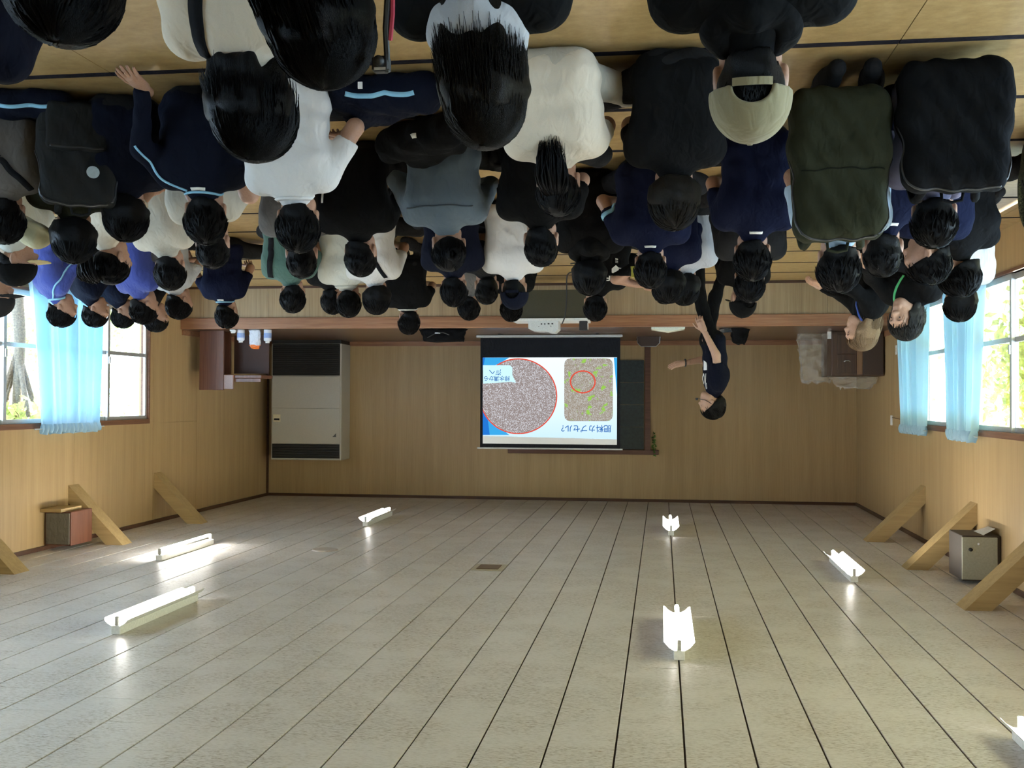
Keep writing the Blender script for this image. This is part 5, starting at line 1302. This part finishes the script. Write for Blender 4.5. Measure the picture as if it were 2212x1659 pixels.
B_['b'] = P(1618, 652, 7.3, 'person in charcoal sweatshirt just behind the tagged navy T-shirt', 'dgrey', 'long', 'short', yaw=-2, w=1.0)
B_['capf'] = P(1602, 685, 9.2, 'person in a black baseball cap sitting below the black pouch', 'black', 'long', 'crop', yaw=-4, hy=-20, extras=[('cap', cloth('black'))])
# the presenter, standing before the stage
B_['s'] = P(1541, 905, 10.5, 'presenter standing in black T-shirt gesturing towards the screen', 'dnavy', 'short', 'mop', bottom='black', pose='stand', arms=('present', 'hang'), lean=-.04, yaw=-100, hy=10, hp=-4, w=.96, hem=-.02, skin=1,
    extras=[('eyes',), ('text', 'IO', .16, -.03, 1.30, M_TAG, True), ('text', 'II', .09, .05, 1.38, M_TAG, True)])
s_ = B_['s']
o_ = MB().tube([tuple(s_['hd'] + s_['HR'] @ np.array(q)) for q in ((.082, .0, -.005), (.075, .06, -.045), (.04, .115, -.06))], .003, 5).build('headset_boom', M_BLACK, s_['root'])
o_ = lump(8, 3, .024, .03, .022, 3, .001, .7).build('headset_microphone', M_BLACK, s_['root']); o_.location = Vector(s_['hd'] + s_['HR'] @ np.array([.03, .13, -.07]))
nb_ = s_['nb']; bd_, g_ = project(s_['shirt_fn'], [s_['waist'] + [.03, .15, .07]], .006)
o_ = bx('name_badge', M_WHITE, -.035, .035, -.004, .004, -.05, .05, s_['root'], b=.002); o_.location = Vector(bd_[0]); o_.rotation_euler = (0, 0, -.2)
MB().tube([tuple(s_['Wr'][-1] + (s_['E'][-1] - s_['Wr'][-1]) * .08 + np.array([.034 * math.cos(q), 0, .034 * math.sin(q)])) for q in np.linspace(0, 6.28, 14)], .008, 6).build('wristband', M_BLACK, s_['root'])

# ---- bags and loose things among the audience
M_OLV = mat_cloth('bag_olive', (.024, .025, .0135)); M_BBK = mat_cloth('bag_black', (.0058, .0058, .006)); M_BGR = mat_cloth('bag_charcoal', (.018, .018, .017))
t_, fn_ = backpack(B_['p10'], 'big plain olive green backpack on a kneeling back', M_OLV, .40, .70, .17, (.06, -.265, .13), pocket=False, seed=3)
V, F_ = ribbon(fn_, [(-.19, -.1, .38), (0, -.12, .375), (.19, -.1, .38)], .006, .002, 40); link('panel_seam', npmesh('panel_seam', V, F_), mat_cloth('seam_olive_dark', (.010, .011, .006)), t_)
backpack(B_['p11'], 'large black backpack with grey jacket sleeves around it', M_BBK, .43, .58, .18, (-.02, -.24, .05), pocket=False, seed=5)
backpack(B_['lol'], 'dark charcoal backpack with round white badge and side pockets', M_BGR, .36, .54, .17, (-.06, -.26, .04), badge=(-.06, -.2, .38), seed=7)
def mat_camo():
    m, nt, b, o = nodemat('camouflage_cloth'); mp = mapped(nt, (16, 16, 16)); n = N(nt, 'ShaderNodeTexNoise'); setin(n, Detail=2.0, Distortion=.8); nt.links.new(mp.outputs[0], n.inputs['Vector'])
    r = ramp(nt, [(.40, (.018, .022, .012)), (.48, (.075, .085, .04)), (.56, (.03, .034, .016)), (.64, (.14, .14, .085))]); r.color_ramp.interpolation = 'CONSTANT'; nt.links.new(n.outputs[0], r.inputs[0]); nt.links.new(r.outputs[0], b.inputs['Base Color']); setin(b, Roughness=.9); return m
backpack(B_['p12'], 'green camouflage backpack cut by the picture edge', mat_camo(), .38, .48, .18, (.10, -.24, .05), seed=9)
t_, fn_ = backpack(B_['p8'], 'black bag with webbing strap and buckle at the back of the khaki cap wearer', M_BBK, .46, .40, .14, (.0, -.27, .06), pocket=False, straps=False, seed=11)
V, F_ = ribbon(fn_, [(-.02, -.1, .40), (.0, -.12, .28), (.035, -.12, .10)], .042, .004, 24); link('webbing_strap', npmesh('webbing_strap', V, F_), mat_cloth('webbing_grey', (.03, .03, .03)), t_)
p_, g_ = project(fn_, [(.012, -.12, .25)], .012); bx('buckle', M_BLACK, -.034, .034, -.012, .012, -.028, .028, t_, b=.006).location = Vector(p_[0])

def soft_thing(name, label, cat, prims, mat, loc, rz=0, k=.05, amp=.010, fr=34, h=.011, seed=0):
    al = np.concatenate([np.array([p[1]]) for p in prims] + [np.array([p[2]]) for p in prims if p[0] == 'c'])
    fn = lambda P: np.maximum(field(prims, P, k) + amp * np.sin(P[:, 0] * fr + seed + 2 * np.sin(P[:, 1] * fr * .5)) * np.sin(P[:, 2] * fr * .9 + P[:, 1] * fr * .7 + seed) , .003 - P[:, 2])
    v, f = nets(fn, al.min(0) - .22, al.max(0) + .22, h)
    t = thing(name, label, cat, loc, rz); o = link('cloth_body', npmesh(name, v, f), mat, t); return t, fn
# dark clothes and bag lying between the white T-shirt and the grey hood
c_ = at(820, 215, 2, .12)
t_, fn_ = soft_thing('tracksuit_jacket', 'crumpled navy tracksuit jacket with sky blue band lying on the mats', 'jacket', [('c', (-.20, 0, .10), (.16, .02, .09), .10, .09), ('c', (-.1, .12, .08), (.12, .12, .14), .09, .09), ('c', (.16, -.04, .08), (.28, .05, .05), .06, .05)], cloth('dnavy'), (c_[0], c_[1], 0), 0, seed=1)
V, F_ = ribbon(fn_, [(-.18, -.12, .13), (-.03, -.14, .135), (.12, -.12, .13)], .022, .003, 30); link('sky_band', npmesh('sky_band', V, F_), M_PIPE, t_)
bx('white_logo', M_TAG, .05, .07, -.118, -.110, .07, .10, t_)
c_ = at(905, 300, 2, .12)
t_, fn_ = soft_thing('rain_jacket', 'crumpled black rain jacket with small white label on the mats', 'jacket', [('c', (-.18, 0, .10), (.2, .04, .12), .10, .10), ('c', (.1, .12, .09), (.28, .16, .07), .08, .06), ('c', (-.12, .14, .1), (.1, .16, .16), .09, .08)], cloth('black'), (c_[0], c_[1], 0), .4, seed=4)
V, F_ = ribbon(fn_, [(-.05, -.12, .14), (-.03, -.12, .145), (-.01, -.12, .15)], .026, .003, 8); link('white_label', npmesh('white_label', V, F_), M_TAG, t_)
c_ = at(30, 235, 2, .10)
t_, fn_ = soft_thing('tracksuit_trousers', 'navy tracksuit trousers with sky blue stripe dropped on the mats at the picture edge', 'trousers', [('c', (-.20, 0, .07), (.18, .04, .07), .075, .07), ('c', (-.16, .12, .06), (.14, .16, .07), .065, .065)], cloth('dnavy'), (c_[0], c_[1], 0), -.3, seed=6)
V, F_ = ribbon(fn_, [(-.20, -.08, .10), (0, -.07, .11), (.18, -.04, .10)], .018, .003, 30); link('sky_stripe', npmesh('sky_stripe', V, F_), M_PIPE, t_)
# camera hanging beside the long-haired person
c_ = at(824, 140, 1, 2.10)
t_ = thing('compact_camera', 'small black camera on a red-edged strap hanging in mid picture top', 'camera', tuple(c_))
bx('camera_body', M_BLACK, -.018, .018, -.012, .012, -.016, .016, t_, b=.004); MB().cyl((0, -.012, -.002), (0, -.026, -.002), .010, n=14).build('lens', M_BLACK, t_, True)
bx('chrome_plate', M_ALU, -.012, .012, -.0135, -.0122, .009, .014, t_)
q_ = at(838, -20, 1, 2.02) - c_
MB().tube([(-.012, 0, -.018 + .034), (-.014, -.01, -.02), tuple(q_ * .5 + np.array([-.002, 0, 0])), tuple(q_)], .006, 6).build('strap', M_BLACK, t_)
MB().tube([tuple(q_ * .35 + np.array([-.012, .004, 0])), tuple(q_ * .7 + np.array([-.012, .004, 0])), tuple(q_ + np.array([-.008, .004, 0]))], .005, 6).build('red_strap_edge', mat_cloth('strap_red', (.32, .03, .05)), t_)
# pale sun hat by the window-side edge
c_ = at(78, 500, 1, 5.2)
def hatf(P): return smin(np.maximum(d_ell(P, (0, 0, 0), (.10, .09, .09)), -P[:, 2] - .02), np.maximum(d_ell(P, (0, 0, -.02), (.15, .14, .025)), -.06 - P[:, 2]), .02) + .004 * np.sin(P[:, 0] * 50) * np.sin(P[:, 1] * 46)
t_ = thing('sun_hat', 'pale yellow crumpled sun hat resting on a lap by the window side', 'hat', tuple(c_)); t_.rotation_euler = (.4, .3, .5)
link('hat_crown', npmesh('hat_crown', *nets(hatf, (-.2, -.2, -.08), (.2, .2, .12), .008)), mat_cloth('hat_yellow', (.55, .50, .30)), t_)
# yellow sheet in the hands of the navy sky-banded person
c_ = at(1373, 592, 1, 6.8)
m_ = lump(10, 2, .06, .010, .07, 7, .006, .8); o_ = m_.build('yellow_leaflet', mat_plain('leaflet_yellow', (.62, .60, .10), .6)); o_.location = tuple(c_ - np.array([0, 0, .05])); tag(o_, 'small yellow folded leaflet held up beside the sky-banded sleeve', 'leaflet')
print('PEOPLE', len(B_), 'ODD', LOW)
# ================================================================== outside the windows
M_BOUNCE = mat_plain('outside_bounce_pale', (.50, .50, .50), .9, 0, .2, 1.5)  # ground surface made up pale to bounce neutral sunlight onto the ceiling
struct(bx('ground', M_BOUNCE, XR - .2, 60, -45, 60, -.75, -.55)); struct(bx('tinted_ground', mat_plain('outside_bounce_yellow', (.41, .38, .21), .9, 0, .3, 1.5), -60, XR - .2, -45, 60, -.75, -.55))  # second patch added in yellow-green to tint the light bounced indoors
def mat_leaves(name, c):
    m, nt, b, o = nodemat(name); mp = worldpos(nt, (3, 3, 3)); n = N(nt, 'ShaderNodeTexNoise'); setin(n, Detail=3.0); nt.links.new(mp.outputs[0], n.inputs['Vector'])
    r = ramp(nt, [(.3, tuple(v * .55 for v in c)), (.7, tuple(min(1, v * 1.4) for v in c))]); nt.links.new(n.outputs[0], r.inputs[0]); nt.links.new(r.outputs[0], b.inputs['Base Color']); setin(b, Roughness=.6)
    tr = N(nt, 'ShaderNodeBsdfTranslucent'); nt.links.new(r.outputs[0], tr.inputs[0]); mx = N(nt, 'ShaderNodeMixShader'); mx.inputs[0].default_value = .45
    nt.links.new(b.outputs[0], mx.inputs[1]); nt.links.new(tr.outputs[0], mx.inputs[2]); nt.links.new(mx.outputs[0], o.inputs[0]); return m
LV = [mat_leaves('leaves_yellow_green', (.56, .60, .22)), mat_leaves('leaves_green', (.40, .52, .18)), mat_leaves('leaves_blue_green', (.36, .50, .32))]
M_BARK = mat_plain('bark', (.16, .12, .085), .9, 0, .4, 9, .4)
def foliage(n, rad, seed, size=.09):
    rnd = np.random.RandomState(seed); cl = rnd.normal(size=(26, 3)); cl /= np.linalg.norm(cl, axis=1)[:, None]; cl *= np.array(rad) * rnd.uniform(.35, .95, (26, 1))
    k = rnd.randint(0, 26, n); p = cl[k] + rnd.normal(size=(n, 3)) * np.array(rad) * .22
    a = rnd.normal(size=(n, 3)); a /= np.linalg.norm(a, axis=1)[:, None]; b = np.cross(a, rnd.normal(size=(n, 3))); b /= np.linalg.norm(b, axis=1)[:, None]
    s = size * rnd.uniform(.6, 1.4, (n, 1)); q = np.stack([p - a * s, p + b * s * .5, p + a * s, p - b * s * .5], 1).reshape(-1, 3)
    return q, np.arange(4 * n).reshape(-1, 4)
def bush(x, y, z, rad, n, m, seed, label, trunk=True):
    t = thing('garden_tree' if trunk else 'garden_bush', label, 'tree' if trunk else 'bush', (x, y, -.55), 0, 'greenery outside the windows')
    v, f = foliage(n, rad, seed); tag(link('foliage', npmesh('foliage', v + np.array([0, 0, z + .55]), f), LV[m], t), kind='stuff')
    if trunk:
        rnd = random.Random(seed); m_ = MB(); m_.tube(smoothpts([(0, 0, .0), (.05, .04, .6), (-.03, .0, 1.3), (.04, .02, z + .5)], 4), .12, 9, taper=lambda u: 1 - .5 * u); m_.build('trunk', M_BARK, t, True)
        for k in range(4):
            a = k * 1.6 + rnd.uniform(0, 1); MB().tube([(.0, .0, z * .45 + .4), (math.cos(a) * rad[0] * .3, math.sin(a) * rad[1] * .3, z + .3), (math.cos(a) * rad[0] * .6, math.sin(a) * rad[1] * .6, z + .55 + rad[2] * .4)], .045, 6, taper=lambda u: 1 - .7 * u).build('branch', M_BARK, t, True)
    else: MB().tube([(0, 0, 0), (.02, 0, z + .4)], .04, 6).build('stem', M_BARK, t)
bush(10.6, 17.6, 2.6, (1.5, 1.3, 1.2), 2600, 1, 2, 'tree with bare trunk outside the window with the wide curtain')
bush(9.2, 14.2, 2.2, (1.1, 1.2, .6), 2200, 0, 3, 'sunlit yellow-green branches hanging at the top of the curtain-side window', True)
bush(11.5, 13.2, 2.6, (1.6, 1.6, 1.0), 2200, 2, 4, 'bluish green tree outside the window edge pane')
bush(9.0, 11.3, 2.3, (.9, 1.2, .55), 1400, 2, 12, 'slender tree with high crown outside the edge pane')
bush(12.0, 19.4, .4, (2.0, 1.4, .9), 1800, 1, 5, 'low bush beyond the tree trunk outside', False)
bush(-5.6, 14.6, 1.0, (1.2, 1.5, 1.7), 4200, 0, 6, 'yellow-green bush outside between the two small curtains', False)
bush(-6.4, 17.8, 1.4, (1.5, 1.6, 2.0), 4200, 1, 7, 'dense green bush outside beyond the curtain nearest the cabinet', False)
bush(-5.2, 12.0, 1.2, (1.0, 1.4, 1.6), 3600, 0, 8, 'bright sunlit bush outside the pane at the picture edge', False)
bush(-7.6, 21.5, 2.0, (2.0, 2.0, 2.4), 3200, 2, 9, 'tall bluish tree far outside beyond the cabinet wall')
bush(-4.9, 9.2, 1.5, (.9, 1.2, 1.4), 2400, 1, 10, 'green bush outside level with the middle rows', False)
# pale garden wall and house outside the curtain window
t = thing('garden_wall', 'pale sunlit garden wall outside the window with the wide curtain', 'wall', (15.5, 22, -.55)); M_PLASTER = mat_plain('pale_plaster', (.66, .62, .54), .9, 0, .08, 3)
for k in range(9): bx('wall_block', M_PLASTER, -.1, .1, -9 + k * 2.0, -9 + k * 2.0 + 1.99, 0, 1.5, t, b=.01)
t = thing('neighbour_house', 'white neighbouring house with dark window band outside', 'house', (24, 30, -.55))
bx('house_wall', M_PLASTER, -3, 3, -8, 8, 0, 4.2, t); bx('house_roof', mat_plain('roof_grey', (.16, .16, .17), .8), -3.6, 3.6, -8.6, 8.6, 4.2, 4.7, t)
for k in range(3): bx('house_window', mat_plain('dark_glass', (.05, .06, .07), .2), -3.02, -2.99, -6 + k * 4.5, -4 + k * 4.5, 1.0, 2.4, t)
# unseen eaves added to keep direct sun out of the windows, longer on one side
struct(bx('sun_blocking_roof', mat_plain('roof_metal', (.12, .09, .07), .7), XR - 2.1, XL + 1.1, YF - .8, YB + .9, ZC + .3, ZC + .42))
